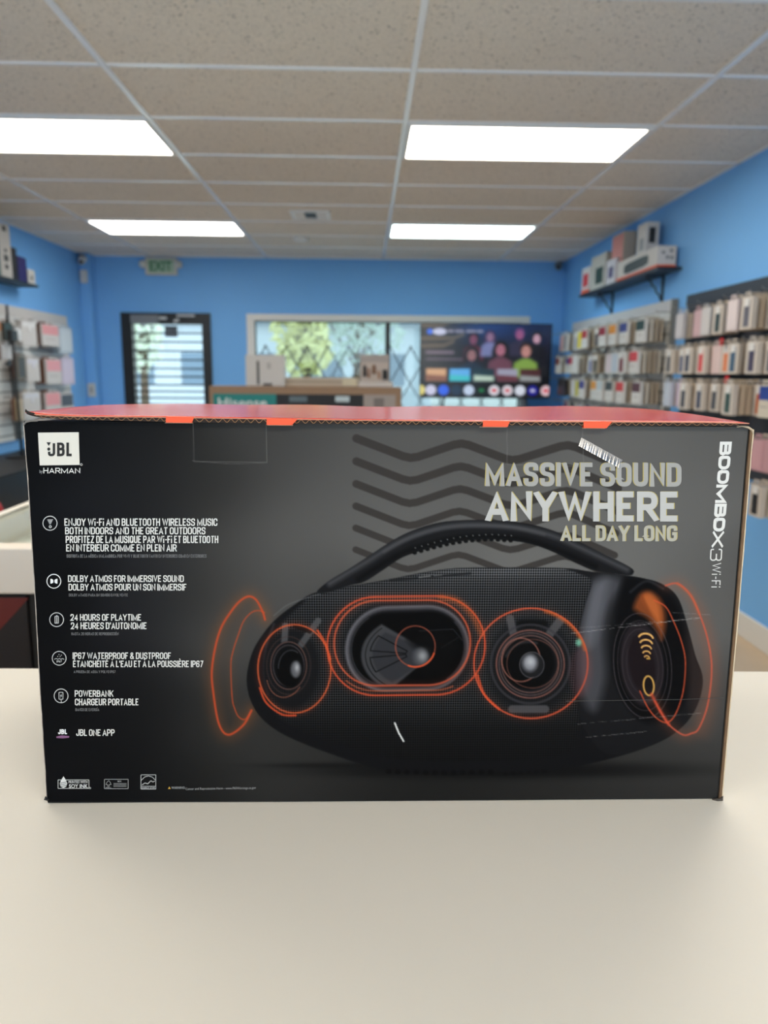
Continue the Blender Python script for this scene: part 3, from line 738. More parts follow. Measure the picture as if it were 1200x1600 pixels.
# top buttons
cv.line([(610, 907), (735, 896)], 3, (20, 20, 22), 0.8, soft=1.5); cv.line([(655, 902), (672, 900)], 2.4, (120, 120, 120), 0.7); cv.line([(678, 899.5), (690, 898.5)], 2, (90, 90, 90), 0.7)

# ---- woofer
def stad(x0, x1, y0, y1, tilt, n=24):
    ry = (y1-y0)/2; cyy = (y0+y1)/2; rx = ry*0.98
    a = ell(x1-rx, cyy, rx, ry, 0, n, -90, 90); b_ = ell(x0+rx, cyy, rx, ry, 0, n, 90, 270)
    p = np.concatenate([a, b_]); p[:, 1] += (p[:, 0]-(x0+x1)/2)*tilt; return p
cv.poly(stad(536, 741, 940, 1085, -0.02), (24, 24, 26), 0.75, 5, weave=0.15)
cv.poly(stad(539, 733, 946, 1080, -0.025), (92, 90, 95), 1, 2.0, weave=0.0)
cv.poly(stad(545, 729, 951, 1076, -0.025), (34, 34, 37), 1, 3.0)
WM = stad(549, 726, 956, 1070, -0.025)
cv.poly(WM, (7, 7, 8), 1, 2.5); WMK = cv.mask(WM, 1.5)
cv.line(WM[6:20], 1.5, (96, 92, 98), 0.5, soft=2); cv.line(WM[24:44], 1.2, (80, 80, 84), 0.5, soft=1.5)
fan = [(660, 1012)]+[(648+84*math.cos(a), 1024+62*math.sin(a)) for a in np.radians(np.linspace(232, 118, 20))]+[(655, 1040)]
cv.poly(fan, (60, 60, 63), 1, 2, clip=WMK)
cv.poly([(660, 1012)]+[(648+66*math.cos(a), 1024+50*math.sin(a)) for a in np.radians(np.linspace(226, 122, 20))]+[(655, 1040)], (44, 44, 48), 0.8, 2, clip=WMK)
for a0, a1 in ((216, 188), (176, 150)):
    pg = [(650+12*math.cos(math.radians(a0))-4, 1022+8*math.sin(math.radians(a0)))]+[(648+70*math.cos(a), 1024+52*math.sin(a)) for a in np.radians(np.linspace(a0, a1, 10))]+[(650+12*math.cos(math.radians(a1))-4, 1022+8*math.sin(math.radians(a1)))]
    cv.line(pg, 1.6, (12, 12, 13), 0.95, closed=True, clip=WMK)
cv.line([(648+77*math.cos(a), 1024+57*math.sin(a)) for a in np.radians(np.linspace(228, 120, 20))], 1.3, (16, 16, 17), 0.9, clip=WMK)
cv.poly([(636, 1000), (690, 985), (716, 1010), (700, 1050), (660, 1060), (664, 1030)], (10, 10, 11), 0.8, 6, clip=WMK)
cv.line([(655, 986), (708, 983), (722, 1000)], 1.5, (40, 40, 44), 0.8, clip=WMK); cv.line([(690, 1012), (716, 996)], 1.2, (34, 34, 36), 0.8, clip=WMK)
cv.poly(ell(657, 1026, 13, 14), (62, 62, 66), 1, 3); cv.blob(660, 1025, 8, 9, (150, 150, 152), 0.85)
cv.line(ell(649, 1010, 31, 32), 2.2, (150, 76, 58), 0.75, closed=True)
cv.line(ell(649, 1010, 31, 32, 0, 20, 20, 110), 2.4, (214, 84, 48), 0.9)
OL = stad(511, 758, 932, 1086, -0.01); OI = stad(522, 735, 938, 1071, -0.01)
for P in (OL, OI): cv.glow(P, 7, OR, 0.12, closed=True)
cv.line(OL, 2.7, (196, 76, 48), 0.9, soft=1.0, closed=True, flat=True); cv.line(OI, 2.7, (192, 84, 56), 0.85, soft=1.0, closed=True, flat=True)
cv.line(stad(515, 750, 935, 1079, -0.01)[20:30], 2.5, (190, 92, 60), 0.6)
cv.line(spline([(690,934),(716,940),(738,962),(752,990)]), 9, (190, 88, 44), 0.45, soft=4)
# ---- left driver
cv.poly(ell(455, 1045, 44, 62, 0.05), (21, 21, 23), 0.9, 4, weave=0.1)
for a, b_ in (((446, 978), (444, 1008)), ((497, 970), (470, 1008))):
    cv.line([a, b_], 10, (78, 78, 80), 0.85, soft=1.5)
cv.line([(462, 978), (484, 986)], 8, (12, 12, 13), 0.8)
cv.poly(ell(451, 1040, 29, 38), (15, 15, 17), 1, 2)
for q, c_, al in ((1.0, (96, 70, 64), .8), (0.86, (66, 60, 62), .8), (1.22, (70, 52, 48), .5)):
    cv.line(ell(451, 1040, 28*q, 37*q), 2.0, c_, al, closed=True)
cv.poly(ell(453, 1044, 21, 30), (8, 8, 9), 1, 2); cv.line(ell(455, 1044, 20, 28, 0, 30, 180, 300), 2, (70, 70, 74), 0.6)
cv.poly(ell(462, 1046, 8, 13), (84, 84, 88), 1, 2.5); cv.blob(464, 1043, 4, 7, (176, 176, 178), 0.8)
cv.line(ell(447, 1048, 30, 42, 0.2, 40, 30, 150), 1.4, (190, 110, 84), 0.6)
e1 = ell(460, 1045, 57, 69)
cv.glow(e1, 6, OR, 0.15, closed=True); cv.line(e1, 2.2, (196, 88, 52), 0.9, closed=True, flat=True)
cv.line(spline([(406,1075),(416,1098),(440,1116),(462,1118)]), 3, (214, 78, 44), 0.8); cv.line(spline([(496,985),(508,1005),(516,1030)]), 3.4, (206, 80, 46), 0.8)
# ---- right driver
cv.poly(ell(829, 1040, 66, 74), (22, 22, 24), 0.85, 6, weave=0.1)
for a, b_, wd in (((797, 966), (802, 990), 12), ((875, 970), (858, 992), 13), ((800, 1108), (852, 1108), 12)):
    cv.line([a, b_], wd, (78, 76, 78), 0.85, soft=1.5)
cv.line([(814, 975), (850, 975)], 12, (12, 12, 13), 0.8, soft=2)
cv.poly(ell(828.6, 1037.6, 55, 54), (26, 25, 27), 1, 2)
for q, c_, al, wd in ((1.0, (122, 80, 72), .9, 2.2), (0.92, (84, 70, 70), .9, 1.8), (1.16, (56, 54, 58), .7, 4), (0.84, (128, 92, 84), .7, 1.8)):
    cv.line(ell(828.6, 1037.6, 53*q, 53*q), wd, c_, al, closed=True)
cv.poly(ell(826, 1037, 41, 40), (9, 9, 10), 1, 2.5)
cv.line(ell(826, 1037, 37, 34, 0, 30, 200, 290), 3, (64, 64, 68), 0.7, soft=2)
cv.line(ell(814, 1031, 30, 34), 2.0, (150, 96, 84), 0.8, closed=True); cv.line(ell(832, 1037, 40, 38), 1.6, (128, 80, 68), 0.6, closed=True)
cv.poly(ell(831, 1039, 19, 20), (26, 26, 28), 1, 2); cv.line(ell(831, 1039, 19, 20), 1.5, (84, 80, 84), 0.8, closed=True)
cv.poly(ell(828, 1036, 11, 13), (116, 116, 122), 1, 4); cv.blob(829, 1034, 8, 8, (190, 190, 194), 0.75)
e2 = ell(829.5, 1036.5, 89, 86)
cv.glow(e2, 7, OR, 0.1, closed=True); cv.line(e2, 2.5, (198, 82, 54), 0.9, closed=True, flat=True)
cv.line(ell(829.5, 1036.5, 87, 84, 0, 30, -75, -15), 5, (196, 92, 44), 0.6, soft=2); cv.line(spline([(746,1055),(757,1085),(780,1108)]), 4, (216, 80, 46), 0.7)
cv.blob(904, 1004, 5, 6, (120, 190, 160), 0.8, power=3)
cv.poly(ell(907, 1050, 18, 38), (120, 70, 76), 0.22, 5)
# rings at the right end
r1 = spline([(1022,1093),(1035,1117),(1047,1134),(1067,1148),(1080,1146),(1092,1138),(1106,1100),(1112,1044),(1106,1000),(1094,962),(1079,930),(1059,912),(1040,915)])
r2 = spline([(1022,938),(1040,948),(1052,970),(1064,1000),(1070.8,1031),(1069,1070),(1063,1097),(1053,1120),(1041,1129),(1026,1122),(1012,1105),(1000,1080)])
cv.glow(r1, 12, (160, 88, 60), 0.22); cv.poly(ell(1098, 1050, 26, 105, -0.05), (128, 84, 68), 0.16, 9)
cv.line(r1, 2.4, (204, 88, 66), 0.85, soft=1.1); cv.line(r2, 2.0, (206, 82, 50), 0.85, soft=1.0)
cv.line(spline([(1018,1085),(1030,1108),(1045,1132)]), 4.5, (206, 76, 50), 0.7, soft=2); cv.line(spline([(1059,912),(1079,930),(1092,958)]), 4, (200, 90, 56), 0.5, soft=2.5)
# ---- handle
ho = spline([(495.5,924),(515,907),(545,889),(576,869),(600,853),(625,838),(650,827),(677.5,818.5),(705,814),(746,812.5),(800,815),(837,821),(872,832),(905,846.5),(940,864),(973,880),(988,889),(990,895),(983,899),(955,896),(928,891),(895,877),(860,860.5),(830,850),(800,845),(765,842.5),(730,844.5),(702,849),(677.5,855),(650,863),(625,873),(595,893),(569,909),(545,915),(510,926)], True)
cv.poly(ho, (24, 24, 26), 1, 1.0, weave=0.0); HM = cv.mask(ho, 1.0)
cv.line(spline([(515,912),(576,876),(625,846),(677,827),(730,820),(800,823),(860,836),(905,855),(950,876),(980,890)]), 8, (66, 66, 69), 0.9, soft=4, clip=HM)
cv.line(spline([(600,862),(640,841),(690,826),(740,821.5),(800,824),(850,835)]), 3, (92, 92, 94), 0.5, soft=3, clip=HM)
cv.line(spline([(560,905),(625,866),(677,849),(730,839),(800,840),(860,855),(930,885)]), 7, (10, 10, 11), 0.9, soft=4, clip=HM)
for k in range(16):
    u_ = k/15; xx = 648+u_*150; yy = np.interp(xx, [648, 677, 702, 730, 765, 798], [864, 856, 850, 845.5, 843, 845])
    cv.poly(ell(xx, yy, 3.4, 2.6), (14, 14, 15), 1, 1); cv.blob(xx+1, yy-8, 1.1, 1.1, (150, 150, 150), 0.7)
# slash mark
cv.line([(617, 1130), (623, 1145), (630.5, 1158)], 2.8, (216, 216, 214), 1, soft=0.8)
# scratches in the tape over the print
for a, b_, al in (((892, 990), (1094, 965), .75), ((905, 981), (1090, 967), .4), ((903, 1131.5), (1095, 1114), .45), ((915, 1152), (1010, 1143), .5), ((1050, 957), (1110, 961), .3)):
    n = 30; p = [(a[0]+(b_[0]-a[0])*i/n, a[1]+(b_[1]-a[1])*i/n+random.uniform(-.5, .5)) for i in range(n+1)]
    for i in range(n):
        if random.random() < 0.85: cv.line([p[i], p[i+1]], 0.8, (170, 166, 164), al*random.uniform(.5, 1), soft=0.7)
for k in range(8): cv.line([(385+random.uniform(-4, 4), 900+random.uniform(0, 90)) for _ in range(2)], 1, (30, 30, 30), 0.0)
INK = 0.90
front_ink = attr_mat('printed_front', 0.42, 0.035, weave=True)
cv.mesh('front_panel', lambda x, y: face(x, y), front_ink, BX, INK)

# ---- carton board behind the print
def P3(x, y, lift=0.0): return tuple(face([x], [y], lift)[0])
DEP = 0.262
bl_, br_, tl_, tr_ = P3(74, 1252), P3(1119.5, 1252.6), P3(37, 658), P3(1169.5, 667)
bk = 0.2955
mb = MB()
e_ = 0.0006
A = [(bl_[0], e_, 0.0), (br_[0], e_, 0.0), (tr_[0], e_, tr_[2]), (tl_[0], e_, tl_[2])]
B = [(bl_[0]+0.002, DEP, 0.0), (br_[0]-0.002, DEP, 0.0), (0.262, DEP, bk), (-0.250, DEP, bk)]
mb.quad(*A); mb.quad(*B[::-1]); mb.quad(A[0], A[3], B[3], B[0]); mb.quad(A[1], B[1], B[2], A[2]); mb.quad(A[0], B[0], B[1], A[1])
mb.quad(A[3], A[2], B[2], B[3])
mb.build('carton_body', mat('black_printed_board', (20, 20, 23), 0.4, spec=0.3), BX)
# raw board edges at the two sides
rs = random.Random(3)
def board_edge(name, xs, yA, yB, wpx, colm, lift0, thick, jit):
    mb = MB(); n = 40; L = []; R = []
    for i in range(n+1):
        y = yA+(yB-yA)*i/n; x = xs(y); j = rs.uniform(-jit, jit)
        L.append(P3(x, y)); R.append(P3(x+wpx+j, y))
    for i in range(n):
        a, b, c, d = L[i], R[i], R[i+1], L[i+1]
        f = [(p[0], -lift0, p[2]) for p in (a, b, c, d)]; k = [(p[0], thick, p[2]) for p in (a, b, c, d)]
        mb.quad(f[0], f[3], f[2], f[1]); mb.quad(f[1], f[2], k[2], k[1]); mb.quad(f[3], f[0], k[0], k[3])
    for p, q in ((L[0], R[0]), (L[-1], R[-1])):
        mb.quad((p[0], -lift0, p[2]), (q[0], -lift0, q[2]), (q[0], thick, q[2]), (p[0], thick, p[2]))
    return mb.build(name, colm, BX)
board_edge('corner_gap', lambda y: xr(y)-0.3, 669, 1249, 3.4, pal(10, 9, 9, 0.8), -0.0004, 0.01, 0.3)
board_edge('side_flap_edge', lambda y: xr(y)+2.6, 672, 1251, 3.6+0.6, mat('raw_board_edge', (112, 86, 62), 0.85, noise=0.35, nscale=90), 0.0012, 0.012, 0.5)
board_edge('side_flap_liner', lambda y: xr(y)+6.2, 671, 1250.5, 1.6, pal(206, 186, 158, 0.8), 0.0016, 0.012, 0.4)
board_edge('left_board_edge', lambda y: xl(y)-1.3, 660, 1249, 1.2, mat('pale_board_edge', (170, 160, 150), 0.85, noise=0.4, nscale=120), 0.0002, 0.012, 0.5)
# crushed corner at the foot of both sides
MB().tube([P3(1112, 1248.5, 0.001), P3(1119, 1249, 0.002), P3(1126, 1246.5, 0.002), P3(1128, 1242, 0.001)], [0.0007, 0.0012, 0.0014, 0.0006], 6).build('crushed_corner', pal(70, 62, 56, 0.7), BX, smooth=True)
MB().tube([P3(72, 1244, 0.0005), P3(71.5, 1247, 0.001), P3(77, 1249, 0.001)], [0.0005, 0.0012, 0.0007], 6).build('crushed_corner', pal(34, 32, 32, 0.7), BX, smooth=True)
# bent top right corner of the front board
MB().tube([P3(1150, 667, 0.001), P3(1158, 665.5, 0.0015), P3(1167, 667.5, 0.002), P3(1174, 672, 0.0015), P3(1176, 680, 0.001)], [0.0004, 0.0006, 0.0008, 0.0008, 0.0005], 6).build('bent_corner', pal(196, 176, 150, 0.8), BX, smooth=True)
MB().tube([P3(38, 664, 0.001), P3(42, 659, 0.0015), P3(50, 657.5, 0.0015), P3(60, 658, 0.001)], [0.0004, 0.0007, 0.0006, 0.0003], 6).build('bent_corner', pal(120, 116, 112, 0.8), BX, smooth=True)

# ---- orange lid
lidm = bpy.data.materials.new('orange_gloss_lid'); lidm.use_nodes = True; nt = lidm.node_tree; b = nt.nodes['Principled BSDF']
tc = nt.nodes.new('ShaderNodeTexCoord'); mp = nt.nodes.new('ShaderNodeMapping'); mp.inputs['Rotation'].default_value = (0, 0, 0.5); mp.inputs['Scale'].default_value = (1, 1, 1)
nt.links.new(tc.outputs['Object'], mp.inputs['Vector'])
wv = nt.nodes.new('ShaderNodeTexWave'); wv.inputs['Scale'].default_value = 14; wv.inputs['Distortion'].default_value = 1.5; nt.links.new(mp.outputs['Vector'], wv.inputs['Vector'])
rp = nt.nodes.new('ShaderNodeValToRGB'); rp.color_ramp.elements[0].color = (*lin((222, 62, 44)), 1); rp.color_ramp.elements[1].color = (*lin((228, 84, 70)), 1)
nt.links.new(wv.outputs['Fac'], rp.inputs['Fac']); nt.links.new(rp.outputs['Color'], b.inputs['Base Color'])
b.inputs['Roughness'].default_value = 0.18; b.inputs['Specular IOR Level'].default_value = 0.45
nz = nt.nodes.new('ShaderNodeTexNoise'); nz.inputs['Scale'].default_value = 30; nt.links.new(tc.outputs['Object'], nz.inputs['Vector'])
bp = nt.nodes.new('ShaderNodeBump'); bp.inputs['Strength'].default_value = 0.05; bp.inputs['Distance'].default_value = 0.002; nt.links.new(nz.outputs['Fac'], bp.inputs['Height']); nt.links.new(bp.outputs['Normal'], b.inputs['Normal'])
def lid_top_px(x): return np.interp(x, [44, 52, 70, 120, 262, 420, 600, 760, 910, 1100, 1166], [643, 645.5, 647.5, 649.5, 651, 653.5, 656, 657.5, 658, 659, 660.5])
def lid_bot_px(x): return np.interp(x, [44, 52, 70, 120, 262, 420, 600, 760, 910, 1100, 1166], [645.5, 649, 652.5, 655.5, 658.5, 661, 662.5, 664, 664.5, 665, 664.5])
nx, ny = 90, 22; LV = []; mb = MB()
for j in range(ny+1):
    v_ = j/ny
    for i in range(nx+1):
        u_ = i/nx; x = 44+u_*(1166-44)
        f0 = np.array(P3(x, lid_top_px(x), 0.0045))
        bx_ = -0.252+u_*0.517; bz = 0.2985+0.0006*math.sin(u_*9)+0.0005*math.sin(u_*23)
        p = f0*(1-v_)+np.array((bx_, DEP, bz))*v_
        p[2] += 0.0016*math.sin(math.pi*v_)*(0.6+0.5*math.sin(u_*7+1.0))
        mb.v.append(tuple(p))
for j in range(ny):
    for i in range(nx):
        a = j*(nx+1)+i; mb.f.append((a, a+1, a+nx+2, a+nx+1)); mb.m.append(0)
lid = mb.build('lid', lidm, BX, smooth=True)
sm = lid.modifiers.new('thick', 'SOLIDIFY'); sm.thickness = 0.0006; sm.offset = -1
# corrugated edge under the lid's front: dark flutes, wavy liner and pale lips
mb = MB(); mw = MB(); ml = MB(); N = 260; pu = []
for i in range(N+1):
    x = 45+i*(1165-45)/N; a = P3(x, lid_top_px(x)+0.6, 0.004); c = P3(x, lid_bot_px(x), 0.004); pu.append((a, c, x))
for (a, c, x), (a2, c2, x2) in zip(pu[:-1], pu[1:]):
    mb.quad(a, c, c2, a2)
    mb.quad(c, (c[0], 0.012, c[2]), (c2[0], 0.012, c2[2]), c2)
mb.build('corrugated_edge', M['darkkraft'], BX)
wvp = []
for i in range(1500):
    x = 60+i*(1150-60)/1499; a = P3(x, lid_top_px(x)+1.6, 0.0043); c = P3(x, lid_bot_px(x)-0.8, 0.0043)
    s_ = 0.5+0.5*math.sin(x*2*math.pi/13.5+math.sin(x*0.05)); wvp.append(tuple(a[k]*(1-s_)+c[k]*s_ for k in range(3)))
mw.tube(wvp, 0.00022, 4); mw.build('flute', pal(150, 112, 78, 0.85), BX)
ml.tube([P3(45+i*(1165-45)/120, lid_top_px(45+i*(1165-45)/120)+0.5, 0.0046) for i in range(121)], 0.0003, 5); ml.build('lid_lip', pal(206, 150, 124, 0.7), BX)
MB().tube([P3(58, 647, 0.0045), P3(50, 644.5, 0.005), P3(45.5, 641.5, 0.005), P3(44.5, 639.5, 0.004)], [0.0012, 0.001, 0.0008, 0.0004], 6).build('frayed_lid_corner', M['darkkraft'], BX, smooth=True)
# orange tabs where the lid tucks into the front
tabm = mat('orange_tab_board', (238, 84, 40), 0.5)
for (xa, xb, ya, yb, fl) in ((262, 306, 650, 659.5, 1), (418, 466, 653.2, 663.2, -1), (753, 795, 656.5, 666, 1), (909, 953, 657.5, 668, -1)):
    mb = MB(); 
    top = [(xa, ya), (xb, ya+1)]; bot = [(xb-(9 if fl < 0 else 4), yb+0.4), (xa+(0 if fl < 0 else 0), yb)]
    pts = [P3(*q, 0.0050) for q in top+bot]; bkp = [(p[0], -0.0005, p[2]) for p in pts]
    mb.quad(pts[0], pts[3], pts[2], pts[1])
    for k in range(4): mb.quad(pts[k], pts[(k+1) % 4], bkp[(k+1) % 4], bkp[k])
    mb.build('tuck_tab', tabm, BX)
    MB().tube([P3(xa-4 if fl > 0 else xa, yb+1.0, 0.0008), P3(xb-4 if fl > 0 else xb-8, yb+1.3, 0.0008)], 0.00028, 4).build('slot_edge', pal(188, 160, 136, 0.8), BX)

# ---- lettering and marks on the front
def ink(name, rgb, items, lift, parent=None, rough=0.45):
    """items: list of (points in photograph pixels, faces)"""
    mb = MB()
    for n_, (P, f) in enumerate(items):
        P = np.asarray(P, float); q = face(P[:, 0], P[:, 1], 0.0); q[:, 1] -= lift+0.000012*(n_ % 9)+0.0000015*np.arange(len(q)); b0 = len(mb.v)
        mb.v += [tuple(r) for r in q]; mb.f += [tuple(b0+i for i in ff) for ff in f]; mb.m += [0]*len(f)
    return mb.build(name, rgb if not isinstance(rgb, tuple) else pal(*rgb, 0.7), parent or BX)
def poly_i(*p): return (np.array(p, float), [tuple(range(len(p)))])
def ring_i(cx, cy, r, wd, n=36):
    a = ell(cx, cy, r+wd/2, r+wd/2, 0, n); b_ = ell(cx, cy, r-wd/2, r-wd/2, 0, n)
    return (np.concatenate([a, b_]), [(i, (i+1) % n, n+(i+1) % n, n+i) for i in range(n)])
def seg_i(a, b_, wd):
    a, b_ = np.array(a, float), np.array(b_, float); d = (b_-a)/np.hypot(*(b_-a)); n = np.array((-d[1], d[0]))*wd/2
    return poly_i(a+n, b_+n, b_-n, a-n)
def path_i(pts, wd): return [seg_i(pts[i], pts[i+1], wd) for i in range(len(pts)-1)]
def rect_i(x0, y0, x1, y1, wd): return path_i([(x0, y0), (x1, y0), (x1, y1), (x0, y1), (x0, y0)], wd)
WHT = (216, 214, 210); GRY = (104, 104, 106); SIL = (176, 174, 170); GOLD = (176, 160, 96)
L1, L2 = 0.00025, 0.0004
sq = ink('logo_square', (214, 210, 200), [poly_i((59.5, 676), (123.2, 675.3), (124.6, 726.4), (62.3, 727.1))], L1)
jb = sans_px('J', 75.3, 86.6, 692.5, 712.8, 0.19)+sans_px('B', 89.5, 101.3, 691.4, 712.8, 0.19)+sans_px('L', 104, 113, 691.4, 712.8, 0.19)+[poly_i((73, 691), (80, 691), (76.5, 696.8)), (ell(76.6, 701.6, 2.5, 2.5, 0, 14), [tuple(range(14))])]
ink('logo_letters', (16, 16, 18), jb, L2, sq)
ink('maker_name', WHT, sans_px('HARMAN', 68, 125.5, 730.9, 739.6, 0.15, gap=1.0)+[ring_i(127.3, 725.8, 1.6, 0.6, 14)], L1)
ink('maker_prefix', (150, 150, 150), [text_px('by', 62, 67, 734, 739, 0.005)], L1)
BO = 0.022
feat = [
 ('feature_text', [('ENJOY Wi-Fi AND BLUETOOTH WIRELESS MUSIC', 100.8, 339.8, 809.9, 821.5), ('BOTH INDOORS AND THE GREAT OUTDOORS', 101.9, 321.2, 823.6, 834.8),
   ('PROFITEZ DE LA MUSIQUE PAR Wi-Fi ET BLUETOOTH', 102.9, 341.2, 837.0, 848.4), ('EN INTÉRIEUR COMME EN PLEIN AIR', 103.6, 276.2, 850.3, 861.6)]),
 ('feature_text', [('DOLBY ATMOS FOR IMMERSIVE SOUND', 106.4, 287.4, 898.7, 909.2), ('DOLBY ATMOS POUR UN SON IMMERSIF', 107.2, 291.6, 912, 922.5)]),
 ('feature_text', [('24 HOURS OF PLAYTIME', 110.3, 220.7, 959.3, 969.6), ("24 HEURES D'AUTONOMIE", 111, 229.3, 972.3, 982.8)]),
 ('feature_text', [('IP67 WATERPROOF & DUSTPROOF', 113.7, 267.3, 1019.3, 1029.5), ("ÉTANCHÉITÉ À L'EAU ET À LA POUSSIÈRE IP67", 114.3, 317.7, 1032, 1042.2)]),
 ('feature_text', [('POWERBANK', 117, 177.3, 1078.3, 1088.5), ('CHARGEUR PORTABLE', 117.3, 216.7, 1091.3, 1101.8)]),
 ('feature_text', [('JBL ONE APP', 119.3, 179.3, 1139.3, 1149.5)])]
for nm, rows in feat: ink(nm, WHT, sum([sans_px(t_, a, b_, c, d_, 0.145, gap=0.5) for t_, a, b_, c, d_ in rows], []), L1)
small = [('DISFRUTA DE LA MÚSICA INALÁMBRICA POR WI-FI Y BLUETOOTH TANTO EN INTERIORES COMO EN EXTERIORES', 104.3, 322.7, 866, 871.2), ('DOLBY ATMOS PARA UN SONIDO ENVOLVENTE', 107.8, 200, 927.3, 931.8),
 ('HASTA 20 HORAS DE REPRODUCCIÓN', 111.7, 185.7, 987.8, 992.4), ('A PRUEBA DE AGUA Y POLVO IP67', 115.3, 180.7, 1047.2, 1051.5), ('BANCO DE ENERGÍA', 118, 155.3, 1106.2, 1110.8)]
for t_, a, b_, c, d_ in small: ink('small_print', GRY, sans_px(t_, a, b_, c, d_, 0.15, gap=0.6), L1)
# round icons
IC = (196, 196, 196)
wf = [ring_i(78.4, 817.4, 11, 1.2)]+[seg_i((78.6-4.4+k*1.0, 812.3+k*2), (78.6+4.4-k*1.0, 812.0+k*2), 1.0) for k in range(4)]+[ring_i(78.8, 822.8, 1.7, 1.1, 14)]
ink('icon', IC, wf, L1)
ink('icon', (228, 228, 228), [ring_i(84.4, 908, 10.8, 1.2), poly_i((79, 904.3), (81, 904.3), (83.6, 906), (83.6, 910), (81, 911.7), (79, 911.7)), poly_i((90, 904.3), (88, 904.3), (85.4, 906), (85.4, 910), (88, 911.7), (90, 911.7))], L1)
ink('icon', IC, [ring_i(88.7, 968, 10.8, 1.1)]+rect_i(86, 963, 91.6, 973.5, 0.9)+[seg_i((87.6, 965.2+k*2.2), (90.2, 965.2+k*2.2), 1.2) for k in range(4)]+[seg_i((87.8, 961.8), (90, 961.8), 1.2)], L1)
ink('icon', IC, [ring_i(92.7, 1028.3, 10.8, 1.1)]+path_i([(85, 1030), (88, 1028.6), (90.5, 1030), (93, 1028.6), (95.5, 1030), (98, 1028.6), (100.5, 1030)], 0.8)+[text_px('IP67', 88.8, 97, 1031.6, 1034.8, 0.01)]+[(ell(90.5+k*1.9, 1025.5-(k % 2)*2-(k == 1)*1, 0.7, 0.7, 0, 8), [tuple(range(8))]) for k in range(4)], L1)
ink('icon', IC, [ring_i(95.7, 1087, 10.8, 1.1)]+rect_i(92.4, 1081.5, 98.6, 1092.3, 0.9)+[poly_i((96.4, 1083.6), (94, 1087.4), (95.4, 1087.4), (94.7, 1090.3), (97.2, 1086.4), (95.8, 1086.4)), seg_i((95.6, 1092.3), (96.2, 1097.6), 0.9)], L1)
ink('app_mark', (226, 226, 226), sans_px('JBL', 91, 105.2, 1139.2, 1146.8, 0.22), L1)
ink('app_swoosh', (128, 84, 122), [poly_i((88, 1150.6), (97, 1148.8), (108.5, 1150), (108, 1152.4), (98, 1153.4), (88.4, 1152.8))], L1)
# certification marks along the bottom
soy = rect_i(91, 1218.3, 139.2, 1231.6, 0.8)+[text_px('PRINTED WITH', 107.5, 137, 1219.6, 1223.4, 0.012), text_px('SOY INK', 108, 137.6, 1225, 1230.8, 0.02), ring_i(141, 1231, 1.2, 0.5, 12)]
ink('soy_ink_mark', (206, 206, 204), soy, L1)
ink('ink_drop', (214, 214, 212), [poly_i((99.6, 1212.6), (103.4, 1218.6), (105.4, 1223.6), (103.8, 1228.6), (99.4, 1230.8), (95, 1228.6), (93.6, 1224), (95.6, 1219))], L2)
ink('drop_stripe', (30, 30, 32), [seg_i((94.5, 1223+k*2.7), (104.5, 1221.2+k*2.7), 0.8) for k in range(3)], L2+0.0001)
fsc = rect_i(163.4, 1217.4, 200.4, 1232, 0.8)+path_i([(168.6, 1229.5), (168.6, 1225.8), (165.6, 1225.6), (167.6, 1221.6), (170, 1219.4), (172.2, 1221.6), (173.8, 1225.6), (170.6, 1225.8), (170.4, 1229.5)], 0.7)+[text_px('FSC', 165.6, 174, 1229.4, 1231.2, 0.01), text_px('MIX', 184, 190, 1219.4, 1221.6, 0.01)]+[seg_i((177.5, 1224+k*2.2), (198, 1224+k*2.2), 0.7) for k in range(3)]
ink('forest_mark', (160, 160, 160), fsc, L1)
est = rect_i(220.4, 1210.4, 243.6, 1232.6, 0.9)+path_i([(222, 1226), (227, 1223), (231, 1224.5), (236, 1219.5), (239, 1221.5), (242, 1220)], 1.2)+path_i([(221, 1219), (226, 1213.8), (232, 1212), (238, 1213.8), (243, 1218.6)], 0.9)+[text_px('ENERGY STAR', 221.8, 242.4, 1229, 1231.6, 0.02)]+[seg_i((220.6, 1228), (243.4, 1228), 0.7)]
ink('energy_mark', (178, 178, 178), est, L1)
ink('warning_text', (150, 150, 150), [text_px('WARNING:', 268, 289.5, 1228.6, 1232.2, 0.02), text_px('Cancer and Reproductive Harm - www.P65Warnings.ca.gov', 291, 400, 1228.6, 1232.2, 0.004)], L1)
ink('warning_sign', (216, 164, 60), [poly_i((262.6, 1232.4), (264.7, 1228.6), (266.8, 1232.4))], L1)
# headline: silver letters with a thin gold edge
heads = [('MASSIVE SOUND', 758.5, 1064.5, 722.4, 759.6, 0.185, 0.0025), ('ANYWHERE', 758.5, 1059, 767.5, 814.3, 0.20, 0.0015), ('ALL DAY LONG', 875.5, 1057, 820.6, 845.4, 0.19, 0.002)]
for k, (t_, a, b_, c, d_, wt_, sl_) in enumerate(heads):
    dx_ = -1.5 if k == 0 else 1.5
    hd = ink('headline', ((158, 156, 152), (182, 180, 177), (170, 166, 152))[k], sans_px(t_, a, b_, c, d_, wt_, sl_, 0.45), L2)
    ink('gold_edge', GOLD, sans_px(t_, a+dx_, b_+dx_, c-0.4, d_-0.3, wt_, sl_, 0.45), L1, hd)
